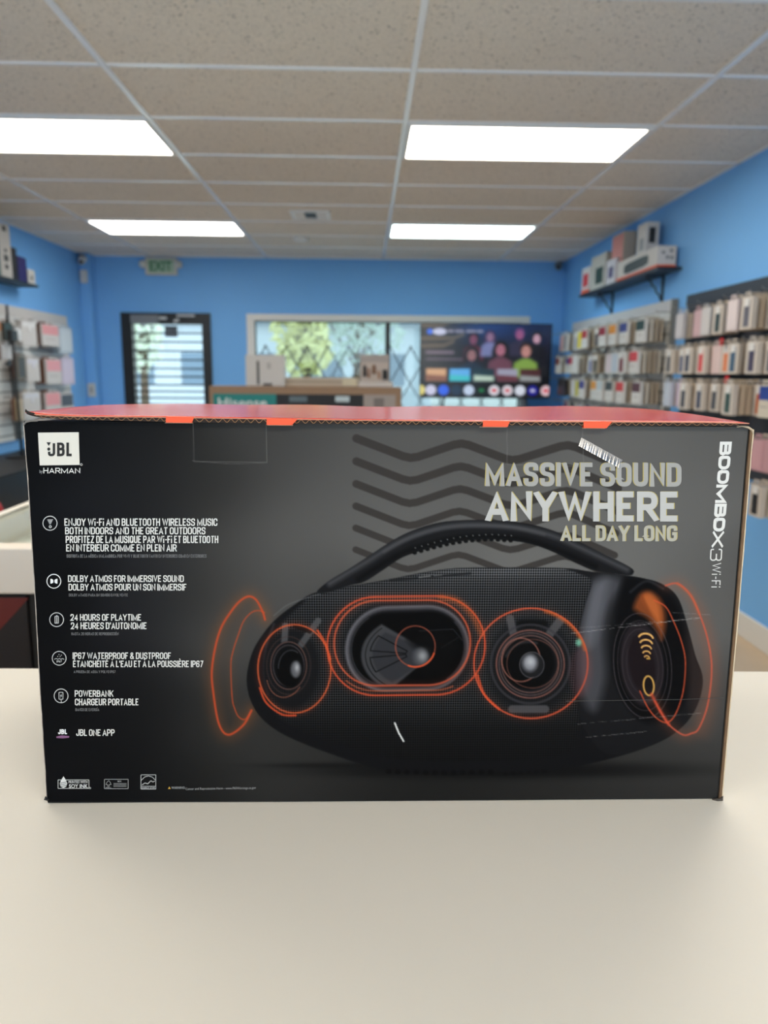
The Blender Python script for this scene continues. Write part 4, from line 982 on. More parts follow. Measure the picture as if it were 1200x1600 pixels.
# sideways product name
def vtext(body, ya, yb_, xb0, xb1, cap_px, wt_, gap, rr=0.5):
    out = []
    for V, Fc in sans_uv(body, yb_-ya, cap_px, wt_, gap, rr):
        u = V[:, 0]/(yb_-ya); out.append((np.stack([xb0+(xb1-xb0)*u+V[:, 1], ya+V[:, 0]], 1), Fc))
    return out
ink('product_name', WHT, vtext('BOOMBOX', 690, 853.8, 1124.8, 1111.2, 18.6, 0.262, 0.18), L1)
ink('product_number', WHT, vtext('3', 857.4, 876.2, 1109.8, 1108.8, 18.6, 0.10, 0.3), L1)
ink('product_suffix', WHT, vtext('Wi-Fi', 879.5, 917.6, 1112.6, 1111.2, 14, 0.10, 1.4), L1)

# ---- clear tape edge along the lower right, added glint strip above
tape = bpy.data.materials.new('clear_tape'); tape.use_nodes = True; nt = tape.node_tree
for n in list(nt.nodes):
    if n.type != 'OUTPUT_MATERIAL': nt.nodes.remove(n)
out = [n for n in nt.nodes if n.type == 'OUTPUT_MATERIAL'][0]
tr_n = nt.nodes.new('ShaderNodeBsdfTransparent'); gl = nt.nodes.new('ShaderNodeBsdfGlossy'); gl.inputs['Roughness'].default_value = 0.22
mx = nt.nodes.new('ShaderNodeMixShader'); mx.inputs['Fac'].default_value = 0.028
tc = nt.nodes.new('ShaderNodeTexCoord'); nz = nt.nodes.new('ShaderNodeTexNoise'); nz.inputs['Scale'].default_value = 90; nt.links.new(tc.outputs['Object'], nz.inputs['Vector'])
bp = nt.nodes.new('ShaderNodeBump'); bp.inputs['Strength'].default_value = 0.0; bp.inputs['Distance'].default_value = 0.001; nt.links.new(nz.outputs['Fac'], bp.inputs['Height']); nt.links.new(bp.outputs['Normal'], gl.inputs['Normal'])
nt.links.new(tr_n.outputs[0], mx.inputs[1]); nt.links.new(gl.outputs[0], mx.inputs[2]); nt.links.new(mx.outputs[0], out.inputs['Surface'])
def px_grid(pts4, nx, ny, lift):
    (a, b_, c, d_) = [np.array(p, float) for p in pts4]; mb = MB(); P = []
    for j in range(ny+1):
        for i in range(nx+1):
            u_, v_ = i/nx, j/ny; P.append((a*(1-u_)+b_*u_)*(1-v_)+(d_*(1-u_)+c*u_)*v_)
    P = np.array(P); q = face(P[:, 0], P[:, 1], lift); mb.v = [tuple(r) for r in q]
    for j in range(ny):
        for i in range(nx):
            k = j*(nx+1)+i; mb.f.append((k, k+nx+1, k+nx+2, k+1)); mb.m.append(0)
    return mb
ink('tape_edge', (70, 68, 66), path_i([(884, 1095), (1060, 1092.5), (1130, 1090)], 0.7), 0.0006)
# glint strip added on the zigzag's end, bent to mirror the ceiling lamps
mb = MB(); n = 36; rs = random.Random(5); strip = []
for i in range(n+1):
    u_ = i/n; x = 905+u_*64; y = 690+u_*35
    lift = 0.0009+0.0007*rs.random()
    a = P3(x+3.0, y-6.5, 0.0007); c = P3(x-3.2, y+6.0, 0.0030+lift*0.6); strip.append((a, c))
for (a, c), (a2, c2) in zip(strip[:-1], strip[1:]): mb.quad(a, c, c2, a2)
glint_gloss = glass_mat('glint_strip_gloss', (0.9, 0.9, 0.9), 0.32, 0.25)
mb.build('added_glint_strip', glint_gloss, BX)
tag(BX, 'big black printed loudspeaker carton with an orange lid standing on the counter', 'box')

# ================================================================== television
TY = 7.80
tv = empty('television', (1.258, TY, 0)); A_ = on_y(657, 504, TY); B_ = on_y(861.5, 505, TY); Cc = on_y(861, 623, TY)
tx0, tx1, tz1, tz0 = A_[0], B_[0]+0.015, A_[2], Cc[2]
MB().box(tx0-1.258, tx1-1.258, 0.0, 0.035, tz0, tz1).build('bezel', M['blackplastic'], tv, bevel=0.004)
MB().box(-0.45, 0.45, 0.035, 0.075, tz0+0.05, tz0+0.55).build('rear_housing', M['blackplastic'], tv, bevel=0.01)
sw_, sh_ = 204.0, 118.0
sv = Canvas(0, sw_, 0, sh_, 1.3)
sv.c[:] = (10, 12, 20)
sv.blob(120, 5, 90, 26, (22, 66, 132), 0.9); sv.blob(175, 18, 60, 40, (16, 24, 56), 0.7); sv.blob(15, 30, 40, 60, (52, 46, 42), 0.8)
for y_, l_ in ((3, 34), (24, 52), (36, 36)): sv.line([(0, y_), (l_, y_-1), (l_+14, y_-7)], 4, (150, 128, 96), 0.7, soft=3)
def screen_person(x, y, r, skin, hair, top, hl):
    if hl: sv.poly(ell(x, y+r*0.9, r*1.5, r*2.3), hair, 0.9, 2)
    sv.poly([(x-r*2.4, y+r*5), (x-r*2.0, y+r*2.2), (x-r*0.6, y+r*1.4), (x+r*0.6, y+r*1.4), (x+r*2.0, y+r*2.2), (x+r*2.4, y+r*5)], top, 0.9, 2.5)
    sv.poly(ell(x, y-r*0.25, r*1.15, r*1.25), hair, 0.95, 1.5); sv.poly(ell(x, y+r*0.2, r*0.82, r*1.05), skin, 1, 1.5)
    sv.line([(x-r*.45, y), (x-r*.15, y)], 1, (50, 30, 36), 0.6); sv.line([(x+r*.15, y), (x+r*.45, y)], 1, (50, 30, 36), 0.6); sv.line([(x-r*.25, y+r*.75), (x+r*.25, y+r*.75)], 1, (120, 50, 60), 0.6)
for a in ((82, 24, 7, (120, 66, 96), (30, 16, 30), (92, 20, 40), 0), (108, 20, 6.5, (140, 108, 140), (60, 44, 80), (120, 128, 176), 1), (154, 16, 7, (150, 84, 130), (90, 60, 110), (44, 40, 66), 0), (181, 22, 7, (196, 156, 176), (14, 12, 22), (14, 14, 26), 0),
          (80, 49, 8.5, (146, 104, 108), (14, 10, 18), (18, 40, 62), 1), (125, 40, 9, (166, 104, 124), (14, 8, 16), (110, 66, 84), 1), (165, 42, 9, (186, 134, 128), (40, 26, 28), (132, 168, 72), 0)):
    screen_person(*a)
sv.poly(ell(14, 13, 4.5, 4.5), (50, 110, 240), 1, 1.5); sv.poly(ell(29, 13, 11, 5.5), (196, 200, 226), 1, 1.5)
for x_, w_ in ((46, 7), (60, 10), (78, 12), (92, 6)): sv.line([(x_-w_/2, 12), (x_+w_/2, 12)], 4, (176, 170, 190), 0.8, soft=1.5)
sv.line([(10, 46), (50, 46)], 5, (140, 120, 140), 0.8, soft=2); sv.line([(10, 57), (64, 57)], 3, (120, 104, 124), 0.8, soft=1.5)
sv.line([(0, 96), (204, 96)], 9, (6, 8, 14), 0.9, soft=4)
for x_, c1, c2 in ((25, (206, 160, 120), (120, 72, 56)), (62, (90, 170, 230), (56, 190, 190)), (100, (20, 50, 60), (200, 220, 200)), (137, (150, 150, 170), (90, 34, 44)), (173, (70, 36, 40), (150, 160, 160))):
    sv.poly([(x_-16, 72), (x_+16, 72), (x_+16, 92), (x_-16, 92)], c1, 1, 1.2); sv.poly([(x_-16, 82), (x_+16, 84), (x_+16, 92), (x_-16, 92)], c2, 0.9, 2)
for x_, c1, dot in ((0, (220, 208, 120), None), (17, (200, 200, 226), None), (37, (40, 96, 230), None), (57, (14, 44, 70), None), (77, (190, 206, 230), None), (97, (8, 20, 16), (24, 130, 70)), (117, (214, 214, 222), (206, 30, 44)), (138, (214, 208, 216), (200, 60, 70)), (158, (206, 212, 224), None), (178, (24, 20, 140), (200, 200, 220)), (199, (220, 190, 196), (200, 40, 60))):
    sv.poly(ell(x_, 107, 8.6, 8.6), c1, 1, 1.2)
    if dot: sv.poly(ell(x_, 107, 4, 2.6), dot, 1, 1)
SWM, SHM = (tx1-tx0-0.012), (tz1-tz0-0.018)
sv.mesh('screen', lambda x, y: np.stack([tx0-1.258+0.006+x/sw_*SWM, np.full_like(x, -0.0006), tz1-0.006-y/sh_*SHM], 1), attr_mat('lit_screen', 0.2, 0.5, emission=0.42), tv)
CZ = 1.085
for s_ in (-1, 1): MB().tube([(s_*0.42, 0.02, tz0+0.01), (s_*0.45, -0.08, CZ+0.006), (s_*0.45, 0.10, CZ+0.006), (s_*0.42, 0.03, tz0+0.01)], 0.008, 6).build('foot', M['blackplastic'], tv)
tag(tv, 'large flat television showing a streaming menu in front of the window', 'television')
tc_ = empty('television_console', (1.32, TY, 0))
MB().box(-0.72, 0.72, -0.22, 0.22, CZ-0.04, CZ).build('top', M['blackplastic'], tc_, bevel=0.004)
MB().box(-0.70, 0.70, -0.20, 0.20, 0.08, CZ-0.04).build('cabinet_body', M['charcoal'], tc_)
for s_ in (-1, 1): MB().box(s_*0.35-0.335, s_*0.35+0.335, -0.218, -0.2, 0.1, CZ-0.06).build('door', M['charcoal'], tc_, bevel=0.003)
MB().box(-0.68, 0.68, -0.18, 0.18, 0, 0.08).build('plinth', M['black'], tc_)
tag(tc_, 'black console whose top edge shows below the television', 'console')

# ------------------------------------------------------------------ television carton and the things on it
CYT = 6.0; c0, c1 = on_y(326.5, 603, CYT), on_y(627.5, 605.5, CYT); zt_ = c0[2]
plt_ = MB().box(c0[0]+0.03, c1[0]-0.03, CYT+0.01, CYT+0.24, 0.0, 0.30).build('display_plinth', M['white_trim'], bevel=0.005)
tag(plt_, 'low white plinth under the long television carton', 'plinth')
kc = empty('television_carton', ((c0[0]+c1[0])/2, CYT, 0.30)); hw = (c1[0]-c0[0])/2; hz = zt_-0.30
MB().box(-hw, hw, 0, 0.24, 0, hz).build('carton_body', mat('brown_carton', (150, 122, 98), 0.7, noise=0.05), kc, bevel=0.003)
def on_k(px, py): p = on_y(px, py, CYT-0.002); return (p[0]-(c0[0]+c1[0])/2, p[2]-0.30)
k0 = on_k(333, 615); k1 = on_k(432, 640); k2 = on_k(568, 640); k3 = on_k(618, 640)
MB().box(k0[0], k1[0], -0.002, 0, 0.08, k0[1]).build('teal_print', pal(8, 126, 124), kc)
MB().box(k1[0], k2[0], -0.002, 0, 0.08, k0[1]).build('black_print', pal(16, 18, 22), kc)
MB().box(k2[0], k3[0], -0.002, 0, 0.08, k0[1]).build('grey_print', pal(160, 150, 144), kc)
v_, f_ = glyphs('Hisense', 0.015); v_ = (v_-v_.min(0))/(v_.max(0)-v_.min(0)); ta, tb = on_k(341, 636), on_k(417, 622)
g_ = MB(); g_.v = [(ta[0]+(tb[0]-ta[0])*p[0], -0.0035, ta[1]+(tb[1]-ta[1])*p[1]) for p in v_]; g_.f = f_; g_.m = [0]*len(f_); g_.build('brand_lettering', pal(214, 226, 226), kc)
for xa, xb in ((452, 480), (524, 546)):
    a, b_ = on_k(xa, 619), on_k(xb, 628); MB().box(a[0], b_[0], -0.0035, -0.002, b_[1], a[1]).build('printed_mark', pal(92, 108, 116) if xa < 500 else pal(190, 206, 212), kc)
a, b_ = on_k(584, 622), on_k(600, 640); MB().box(a[0], b_[0], -0.0035, -0.002, b_[1], a[1]).build('printed_mark', pal(120, 112, 108), kc)
tag(kc, 'long brown television carton with teal and black print behind the big black carton', 'box')
def px_box(name, px0, px1, pyt, pyb, Y, dep, m, bev=0.003):
    a, b_ = on_y(px0, pyb, Y), on_y(px1, pyt, Y); o = empty(name, ((a[0]+b_[0])/2, Y, zt_+0.0005)); h = (b_[0]-a[0])/2; H = on_y((px0+px1)/2, pyt, Y)[2]-zt_
    MB().box(-h, h, 0, dep, 0, H).build('carton_body', m, o, bevel=bev)
    return o, h, H
o, h, H = px_box('white_box', 384.5, 444, 554.5, 604, CYT+0.05, 0.12, pal(206, 202, 198))
MB().box(-h*0.42, -h*0.30, -0.003, 0, H*0.06, H*0.80).build('soundbar_print', pal(58, 58, 62), o); MB().box(-h*0.1, h*0.36, -0.003, 0, H*0.02, H*0.09).build('dark_print', pal(50, 48, 48), o)
MB().box(h*0.1, h*0.3, -0.003, 0, H*0.55, H*0.75).build('grey_print', pal(176, 172, 170), o)
tag(o, 'white product box with a dark upright bar printed on it, on the television carton', 'box')
o, h, H = px_box('flat_carton', 446, 561, 590, 604, CYT+0.12, 0.10, mat('beige_carton', (196, 180, 160), 0.7))
MB().box(-h, h, -0.002, 0, H*0.42, H*0.62).build('printed_band', pal(160, 146, 130), o); MB().box(h*0.55, h*0.95, -0.003, 0, H*0.1, H*0.9).build('pale_label', pal(216, 206, 178), o)
tag(o, 'flat beige carton lying between the two product boxes', 'box')
o, h, H = px_box('product_tray', 560, 614, 597, 604.5, CYT+0.03, 0.14, pal(208, 200, 194))
tag(o, 'low pale carton under the speaker gift box', 'box'); trayH = H
a, b_ = on_y(563, 597, CYT+0.05), on_y(608, 554.5, CYT+0.05); o = empty('gift_box', ((a[0]+b_[0])/2, CYT+0.05, zt_+trayH+0.001)); h = (b_[0]-a[0])/2; H = b_[2]-zt_-trayH
MB().box(-h, h, 0, 0.1, 0, H).build('carton_body', pal(192, 178, 168), o, bevel=0.003)
MB().box(-h, h, -0.002, 0, H*0.72, H*0.98).build('grey_band', pal(168, 158, 154), o)
for x_, w_, z0_, z1_, c in ((-0.7, 0.14, .2, .6, (48, 44, 44)), (-0.42, 0.1, .15, .5, (150, 110, 88)), (-0.05, 0.16, .3, .62, (128, 96, 76)), (0.3, 0.1, .12, .4, (170, 130, 104)), (0.72, 0.2, .1, .45, (30, 32, 34))):
    MB().lathe([(z0_*H, 0), (z0_*H, w_*h), (z1_*H, w_*h*0.8), (z1_*H, 0)], (x_*h, -0.0005, 0), (0, 0, 1), 8).build('product_picture', pal(*c), o)
tag(o, 'brown and white gift box with small dark product pictures, right of the flat carton', 'box')

# ================================================================== wall displays
ORD = ['first', 'second', 'third', 'fourth', 'fifth', 'sixth', 'seventh', 'eighth', 'ninth', 'tenth', 'eleventh', 'twelfth']
wireM = mat('hook_wire', (150, 150, 148), 0.35, metal=0.8)
_box = {}
def pack_body(w, h, t, m):
    """a hanging retail box with a punched header tab; origin at the top middle of its back, front faces -Y"""
    mb = MB(); mb.box(-w/2, w/2, -t, 0, -h, -0.021); mb.box(-w*0.24, -w*0.09, -t, -t+0.002, -0.022, 0.004); mb.box(w*0.09, w*0.24, -t, -t+0.002, -0.022, 0.004); mb.box(-w*0.09, w*0.09, -t, -t+0.002, -0.003, 0.004)
    return mb
_proto = {}
def package(style, w, h, t, c_body, c_win, loc_, rz, label, group, kindname='phone_case_box', cat='phone case box'):
    k = (style, w, h, t, c_body, c_win)
    if k not in _proto:
        root = pack_body(w, h, t, None).build(kindname, pal(*c_body, 0.5))
        bv = root.modifiers.new('bevel', 'BEVEL'); bv.width = 0.006 if style != 'card' else 0.002; bv.segments = 2; bv.limit_method = 'ANGLE'
        if style == 'window':
            MB().box(-w*0.24, w*0.24, -t-0.0015, -t+0.001, -h*0.93, -h*0.22).build('case_window', pal(*c_win, 0.3), root, bevel=0.004)
            MB().box(-w*0.22, w*0.20, -t-0.003, -t-0.0015, -h*0.37, -h*0.15).build('label_patch', pal(226, 224, 222), root)
        elif style == 'half':
            MB().box(-w*0.47, w*0.47, -t-0.0015, -t+0.001, -h*0.52, -0.027).build('picture_panel', pal(*c_win, 0.45), root)
            MB().box(-w*0.3, w*0.25, -t-0.0015, -t, -h*0.72, -h*0.69).build('text_line', pal(170, 160, 158), root)
        elif style == 'plain':
            MB().box(-w*0.40, w*0.40, -t-0.0015, -t+0.001, -h*0.93, -h*0.16).build('front_print', pal(*c_win, 0.4), root)
        elif style == 'card':
            MB().lathe([(0, 0), (0, 0.03), (0.006, 0.026), (0.008, 0)], (0, -t, -h*0.36), (0, -1, 0), 14).build('product_bubble', pal(*c_win, 0.3), root)
            MB().box(-w*0.42, w*0.42, -t-0.001, -t, -h*0.30, -h*0.14).build('header_print', pal(*c_win, 0.4), root)
        _proto[k] = root; o = root
    else: o = copy_tree(_proto[k])
    o.location = loc_; o.rotation_euler = (0, 0, rz)
    return tag(o, label, cat, group)
_stock = {}
def stock(w, h, t, c, loc_, rz, label, group):
    """a box further back on the same hook: only its edge shows"""
    k = (w, h, t, c)
    if k not in _stock:
        o = pack_body(w, h, t, None).build('phone_case_box', pal(*c, 0.6)); bv = o.modifiers.new('bevel', 'BEVEL'); bv.width = 0.003; bv.segments = 1; bv.limit_method = 'ANGLE'; _stock[k] = o
    else: o = copy_tree(_stock[k])
    o.location = loc_; o.rotation_euler = (0, 0, rz)
    return tag(o, label, 'phone case box', group)
_hook = {}
def hook(panel, loc_, L, sgn):
    if sgn not in _hook:
        o = MB().tube([(0, 0, 0), (sgn*L, 0, 0), (sgn*(L+0.012), 0, 0.014)], 0.0025, 5).build('hook', wireM, panel); _hook[sgn] = o
    else:
        o = _hook[sgn].copy(); COL.objects.link(o); o.parent = panel
    o.location = loc_
PX = XR-0.02
TAN = (172, 158, 140)
def cname(c):
    r, g, b_ = c; mx_, mn = max(c), min(c)
    if mx_ < 70: return 'black'
    if mx_-mn < 26: return 'white' if mn > 190 else ('grey' if mn > 90 else 'charcoal')
    if r > 200 and g > 170 and b_ > 150: return 'pale pink' if b_ > 175 else 'cream'
    if r == mx_ and g > 170 and b_ < 120: return 'yellow'
    if r == mx_ and g > 100 and b_ < 110: return 'orange'
    if r == mx_ and b_ > g+15: return 'purple'
    if r == mx_: return 'red' if r > 130 else 'brown'
    if g == mx_: return 'dark green' if g < 120 else 'green'
    if b_ == mx_ and r > 150: return 'lavender' if r >= g else 'pale blue'
    if b_ == mx_ and r > g: return 'purple'
    return 'navy' if b_ < 110 else 'blue'

# ---- white slatwall on the right wall, far end
wp = empty('white_slatwall', (PX, 0, 0))
WY0, WY1 = 5.17, 7.66
MB().box(0, 0.018, WY0, WY1, 0.80, 1.945).build('panel', M['slat'], wp)
mb = MB()
for k in range(13): mb.box(-0.001, 0.0, WY0, WY1, 0.83+k*0.08, 0.842+k*0.08)
mb.build('groove_line', M['groove'], wp)
MB().box(-0.006, 0.0, WY0, 6.36, 1.872, 1.945).build('header_strip', pal(206, 204, 206), wp); MB().box(-0.006, 0.0, 6.372, WY1, 1.872, 1.945).build('header_strip', pal(206, 204, 206), wp)
MB().box(-0.02, 0.018, WY0-0.03, WY0, 0.8, 1.945).build('end_post', pal(120, 118, 112), wp)
tag(wp, 'white slatwall panel with a grey header on the right wall beyond the dark panel', 'display panel')
rsn = random.Random(11)
ROWZ = {'top': 1.836, 'middle': 1.622, 'third': 1.408, 'lowest': 1.200}
WCOL = {'top': [('plain', (214, 168, 170)), ('plain', (150, 150, 152)), ('window', (150, 160, 186)), ('plain', (226, 208, 60)), ('half', (176, 60, 64)), ('window', (52, 52, 66)), ('half', (150, 40, 56)), ('half', (222, 144, 44)), ('half', (60, 70, 140)), ('half', (30, 62, 60))],
        'middle': [('half', (128, 60, 56)), ('half', (66, 62, 130)), ('half', (176, 44, 70)), ('plain', (214, 212, 214)), ('window', (92, 106, 158)), ('window', (44, 48, 52)), ('plain', (218, 202, 208)), ('plain', (190, 200, 214)), ('window', (122, 50, 62)), ('half', (206, 66, 74))],
        'third': [('plain', (14, 14, 16)), ('plain', (16, 16, 20)), ('plain', (218, 216, 220)), ('plain', (196, 186, 44)), ('half', (56, 62, 140)), ('half', (226, 154, 60)), ('half', (190, 200, 206)), ('half', (60, 70, 72)), ('half', (206, 60, 62)), ('half', (88, 48, 64))],
        'lowest': [('plain', (120, 50, 84)), ('plain', (40, 40, 46)), ('plain', (200, 200, 204)), ('plain', (70, 66, 100)), ('plain', (206, 204, 200)), ('plain', (150, 150, 150)), ('plain', (200, 196, 190)), ('plain', (90, 90, 96)), ('plain', (206, 206, 204)), ('plain', (170, 166, 160))]}
for row, z in ROWZ.items():
    for i in range(10):
        y = 7.52-i*0.247; st, c = WCOL[row][i]; n = {'lowest': 0}.get(row, (2, 3, 2, 3, 4, 3, 4, 4, 4, 3)[i] if row != 'middle' else (3, 2, 3, 4, 2, 3, 2, 3, 4, 4)[i])
        front = 0.05+0.034*n
        hook(wp, (-0.004, y, z-0.0115), front+0.02, -1) if False else None
        body = TAN if st == 'window' and i % 2 else (216, 214, 212)
        if row == 'third' and i < 2: body = (40, 34, 36)
        where = '%s hook from far end, %s row, white slatwall' % (ORD[i], row)
        package(st, 0.165, 0.178, 0.022, body, c, (PX-front-0.0, y, z), math.radians(-90), '%s fronted box, %s' % (cname(c), where), 'boxes on the white slatwall')
        for q in range(n):
            stock(0.165, 0.172, 0.018, TAN if (i+q) % 3 else (198, 190, 178), (PX-front+0.006+0.034*(q+1), y, z-0.002), math.radians(-90), 'tan box %s behind the front, %s' % (ORD[q], where), 'boxes on the white slatwall')
_hk = None
for row, z in ROWZ.items():
    for i in range(10):
        if _hk is None: _hk = MB().tube([(-0.003, 0, 0), (-0.235, 0, 0), (-0.247, 0, 0.014)], 0.0025, 5).build('hook', wireM, wp); o = _hk
        else: o = _hk.copy(); COL.objects.link(o); o.parent = wp
        o.location = (0, 7.52-i*0.247, z-0.0115)

# ---- charcoal panel on the right wall, near end
bp_ = empty('dark_display_panel', (PX, 0, 0)); BY0, BY1 = 3.1, 4.95
MB().box(0, 0.018, BY0, BY1, 0.88, 1.945).build('panel', M['charcoal'], bp_)
MB().box(-0.008, 0.0, BY0, BY1, 1.875, 1.945).build('header_strip', mat('dark_header', (40, 44, 56), 0.5), bp_)
mb = MB()
for z in (1.60, 1.39, 1.19, 1.0): mb.box(-0.004, 0.0, BY0, BY1, z+0.215, z+0.23)
mb.build('rail', M['black'], bp_)
tag(bp_, 'charcoal display panel on the right wall nearest the counter', 'display panel')
B_ROWS = {
 'top': (1.842, [(1058, 'plain', (206, 202, 206), 1), (1086, 'plain', (206, 172, 176), 1), (1098, 'plain', (204, 200, 200), 2), (1117, 'window', (36, 54, 50), 2), (1139, 'plain', (220, 206, 206), 4), (1161, 'window', (98, 94, 104), 4), (1186, 'window', (44, 54, 86), 2), (1202, 'plain', (214, 208, 204), 3), (1226, 'window', (60, 60, 66), 3)]),
 'middle': (1.622, [(1046, 'window', (70, 70, 80), 2), (1066, 'window', (96, 104, 134), 1), (1075, 'window', (60, 62, 84), 3), (1096, 'window', (206, 56, 56), 3), (1114, 'plain', (218, 194, 192), 2), (1130, 'window', (222, 122, 62), 2), (1146, 'window', (54, 84, 112), 3), (1163, 'window', (46, 66, 58), 1), (1175, 'window', (58, 38, 72), 4), (1199, 'window', (66, 76, 94), 3), (1222, 'plain', (200, 190, 186), 3)]),
 'third': (1.412, [(1047, 'plain', (196, 204, 220), 2), (1063, 'plain', (206, 192, 214), 1), (1073, 'window', (40, 40, 60), 4), (1098, 'window', (48, 54, 84), 3), (1120, 'window', (58, 62, 74), 2), (1135, 'window', (100, 110, 124), 1), (1144, 'window', (34, 66, 58), 5), (1179, 'window', (186, 92, 42), 2), (1196, 'half', (28, 62, 150), 3), (1222, 'window', (60, 60, 70), 3)]),
 'fourth': (1.150, [(1184, 'plain', (206, 158, 164), 3), (1203, 'plain', (196, 150, 156), 3)]),
 'lowest': (0.935, [(1181, 'window', (30, 30, 32), 4), (1206, 'window', (60, 60, 66), 3)])}
for row, (z, lst) in B_ROWS.items():
    yprev = 5.045
    for i, (pxc, st, c, n) in enumerate(lst):
        front = 0.03+0.034*n
        y = float(on_x(pxc, 560 if row in ('top', 'middle', 'third') else (705 if row == 'fourth' else 780), PX-front-0.022)[1])
        y = min(y, yprev-0.117); yprev = y
        body = (190, 176, 160) if st == 'window' else c
        if st == 'plain': body = tuple(int(v_*0.97) for v_ in c)
        if st == 'half': body = (214, 206, 190)
        where = '%s hook from far end, %s row, charcoal panel' % (ORD[i], row)
        package(st, 0.112, 0.178, 0.026, (204, 194, 184) if st == 'window' else body, c, (PX-front, y, z), math.radians(-90), ('%s case in a window box, %s' if st == 'window' else '%s rounded box, %s') % (cname(c), where), 'phone case boxes on the charcoal panel')
        for q in range(n):
            stock(0.112, 0.174, 0.026, (190, 172, 150) if (i+q) % 4 else (206, 192, 176), (PX-front+0.004+0.034*(q+1), y, z-0.001), math.radians(-90), 'tan box %s behind the front, %s' % (ORD[q], where), 'phone case boxes on the charcoal panel')
        o = _hk.copy(); COL.objects.link(o); o.parent = bp_; o.location = (0, y, z-0.0115)

# red hang tags clipped to the ends of three hooks
for px_, py_, lb in ((1128, 534, 'small red tag on the orange case hook, middle row of the charcoal panel'), (1136, 593, 'small red tag above the dark green case, third row of the charcoal panel')):
    p = on_x(px_, py_, PX-0.15); o = MB().lathe([(0, 0), (0, 0.022), (0.004, 0.022), (0.004, 0)], (0, 0, 0), (-1, 0, 0), 12).build('red_tag', pal(196, 24, 30)); o.location = p; tag(o, lb, 'tag')

# ---- wall shelf on the right with boxed speakers
SX = 1.965; sa, sb = on_x(1028, 424, SX), on_x(909, 455, SX); sz = (sa[2]+sb[2])/2; sy0_, sy1_ = sa[1], sb[1]
sh = empty('wall_shelf', (XR, 0, sz))
MB().box(SX-XR-0.01, 0, sy0_-0.02, sy1_+0.05, -0.022, 0).build('board', pal(22, 34, 48), sh, bevel=0.002)
for y in (sy0_+0.28, sy1_-0.42):
    b_ = MB().box(-0.012, 0.0, y-0.012, y+0.012, -0.20, -0.022).box(-0.135, -0.012, y-0.01, y+0.01, -0.032, -0.022).build('bracket', M['black'], sh)
    sc_ = [(-0.13, -0.03), (-0.115, -0.055), (-0.09, -0.06), (-0.085, -0.09), (-0.06, -0.10), (-0.05, -0.135), (-0.03, -0.15), (-0.012, -0.19)]
    MB().tube([(p[0], y, p[1]) for p in sc_], 0.006, 6).build('scroll', M['black'], b_)
tag(sh, 'dark wall shelf on scrolled brackets high on the right wall', 'shelf')
def shelf_box(name, px_near, px_far, ptop, X, depth, m, label, base=None, cat='box'):
    """front faces into the room (-X): spans from the near end to the far end along the wall"""
    z0_ = sz if base is None else base
    ya, yb = on_x(px_near, 400, X)[1], on_x(px_far, 400, X)[1]; zt2 = on_x(px_near, ptop, X)[2]
    o = empty(name, (X, (ya+yb)/2, z0_+0.0008)); hl = (yb-ya)/2; H = zt2-z0_
    MB().box(0, depth, -hl, hl, 0, H).build('carton_body', m, o, bevel=0.002)
    return tag(o, label, cat), hl, H, zt2
o, hl, H, z1_ = shelf_box('speaker_box', 1027, 966, 384, SX, 0.13, pal(206, 200, 196), 'white speaker box with a dark loudspeaker picture and orange base on the right shelf')
MB().box(-0.002, 0.131, -hl-0.001, hl+0.001, 0, H*0.13).build('orange_base', pal(226, 84, 34), o)
spk = MB().lathe([(-hl*0.62, 0), (-hl*0.60, H*0.20), (-hl*0.4, H*0.26), (hl*0.4, H*0.26), (hl*0.6, H*0.20), (hl*0.62, 0)], (-0.0015, 0, H*0.5), (0, 1, -0.02), 18)
spk.v = [(-0.001-max(0, 0.001-abs(p[0])*0.02), p[1], p[2]) for p in spk.v]; spk.build('loudspeaker_picture', pal(42, 50, 52), o)
for yy, zz in ((-0.0, 0.62), (0.05, 0.4), (0.09, 0.7), (0.1, 0.38)): MB().box(0.03+yy*0.6, 0.05+yy*0.6, -hl-0.002, -hl, H*zz, H*(zz+0.14)).build('printed_mark', pal(120, 118, 120), o)
top1 = z1_
a, b_ = on_x(1012, 352, SX+0.02), on_x(998, 352, SX+0.02)
o = empty('white_box', (SX+0.015, (a[1]+b_[1])/2, top1+0.0015)); hl = (b_[1]-a[1])/2; H = on_x(1012, 346, SX+0.015)[2]-top1
MB().box(0, 0.09, -hl, hl, 0, H).build('carton_body', pal(204, 200, 198), o, bevel=0.002)
MB().box(0.02, 0.065, -hl-0.002, -hl, H*0.3, H*0.82).build('dark_picture', pal(34, 36, 40), o); MB().box(-0.002, 0, -hl*0.5, hl*0.3, H*0.1, H*0.5).build('grey_picture', pal(140, 140, 146), o)
tag(o, 'small white box with a dark phone picture on top of the white speaker box', 'box')
o, hl, H, z1_ = shelf_box('pink_box', 973, 956, 362, SX+0.035, 0.095, pal(186, 172, 156), 'tall box with a pale red front behind the white speaker box on the right shelf')
MB().box(-0.002, 0, -hl*0.96, hl*0.96, H*0.03, H*0.97).build('red_front_print', pal(206, 136, 130), o)
o, hl, H, z1_ = shelf_box('small_print_box', 963, 949, 402, SX-0.002, 0.03, pal(200, 196, 204), 'small pale box with purple print in front of the pale red box')
MB().box(-0.002, 0, -hl*0.5, hl*0.5, H*0.25, H*0.7).build('purple_print', pal(92, 84, 120), o)
o, hl, H, z1_ = shelf_box('grey_box', 947, 925, 393, SX+0.005, 0.12, pal(178, 174, 168), 'grey box with a dark green speaker picture on the right shelf')
MB().box(-0.002, 0, -hl*0.7, hl*0.3, H*0.15, H*0.62).build('green_picture', pal(34, 58, 50), o)
o, hl, H, z1_ = shelf_box('red_white_box', 923, 911, 415, SX, 0.11, pal(206, 202, 204), 'white box with a red picture at the far end of the right shelf')
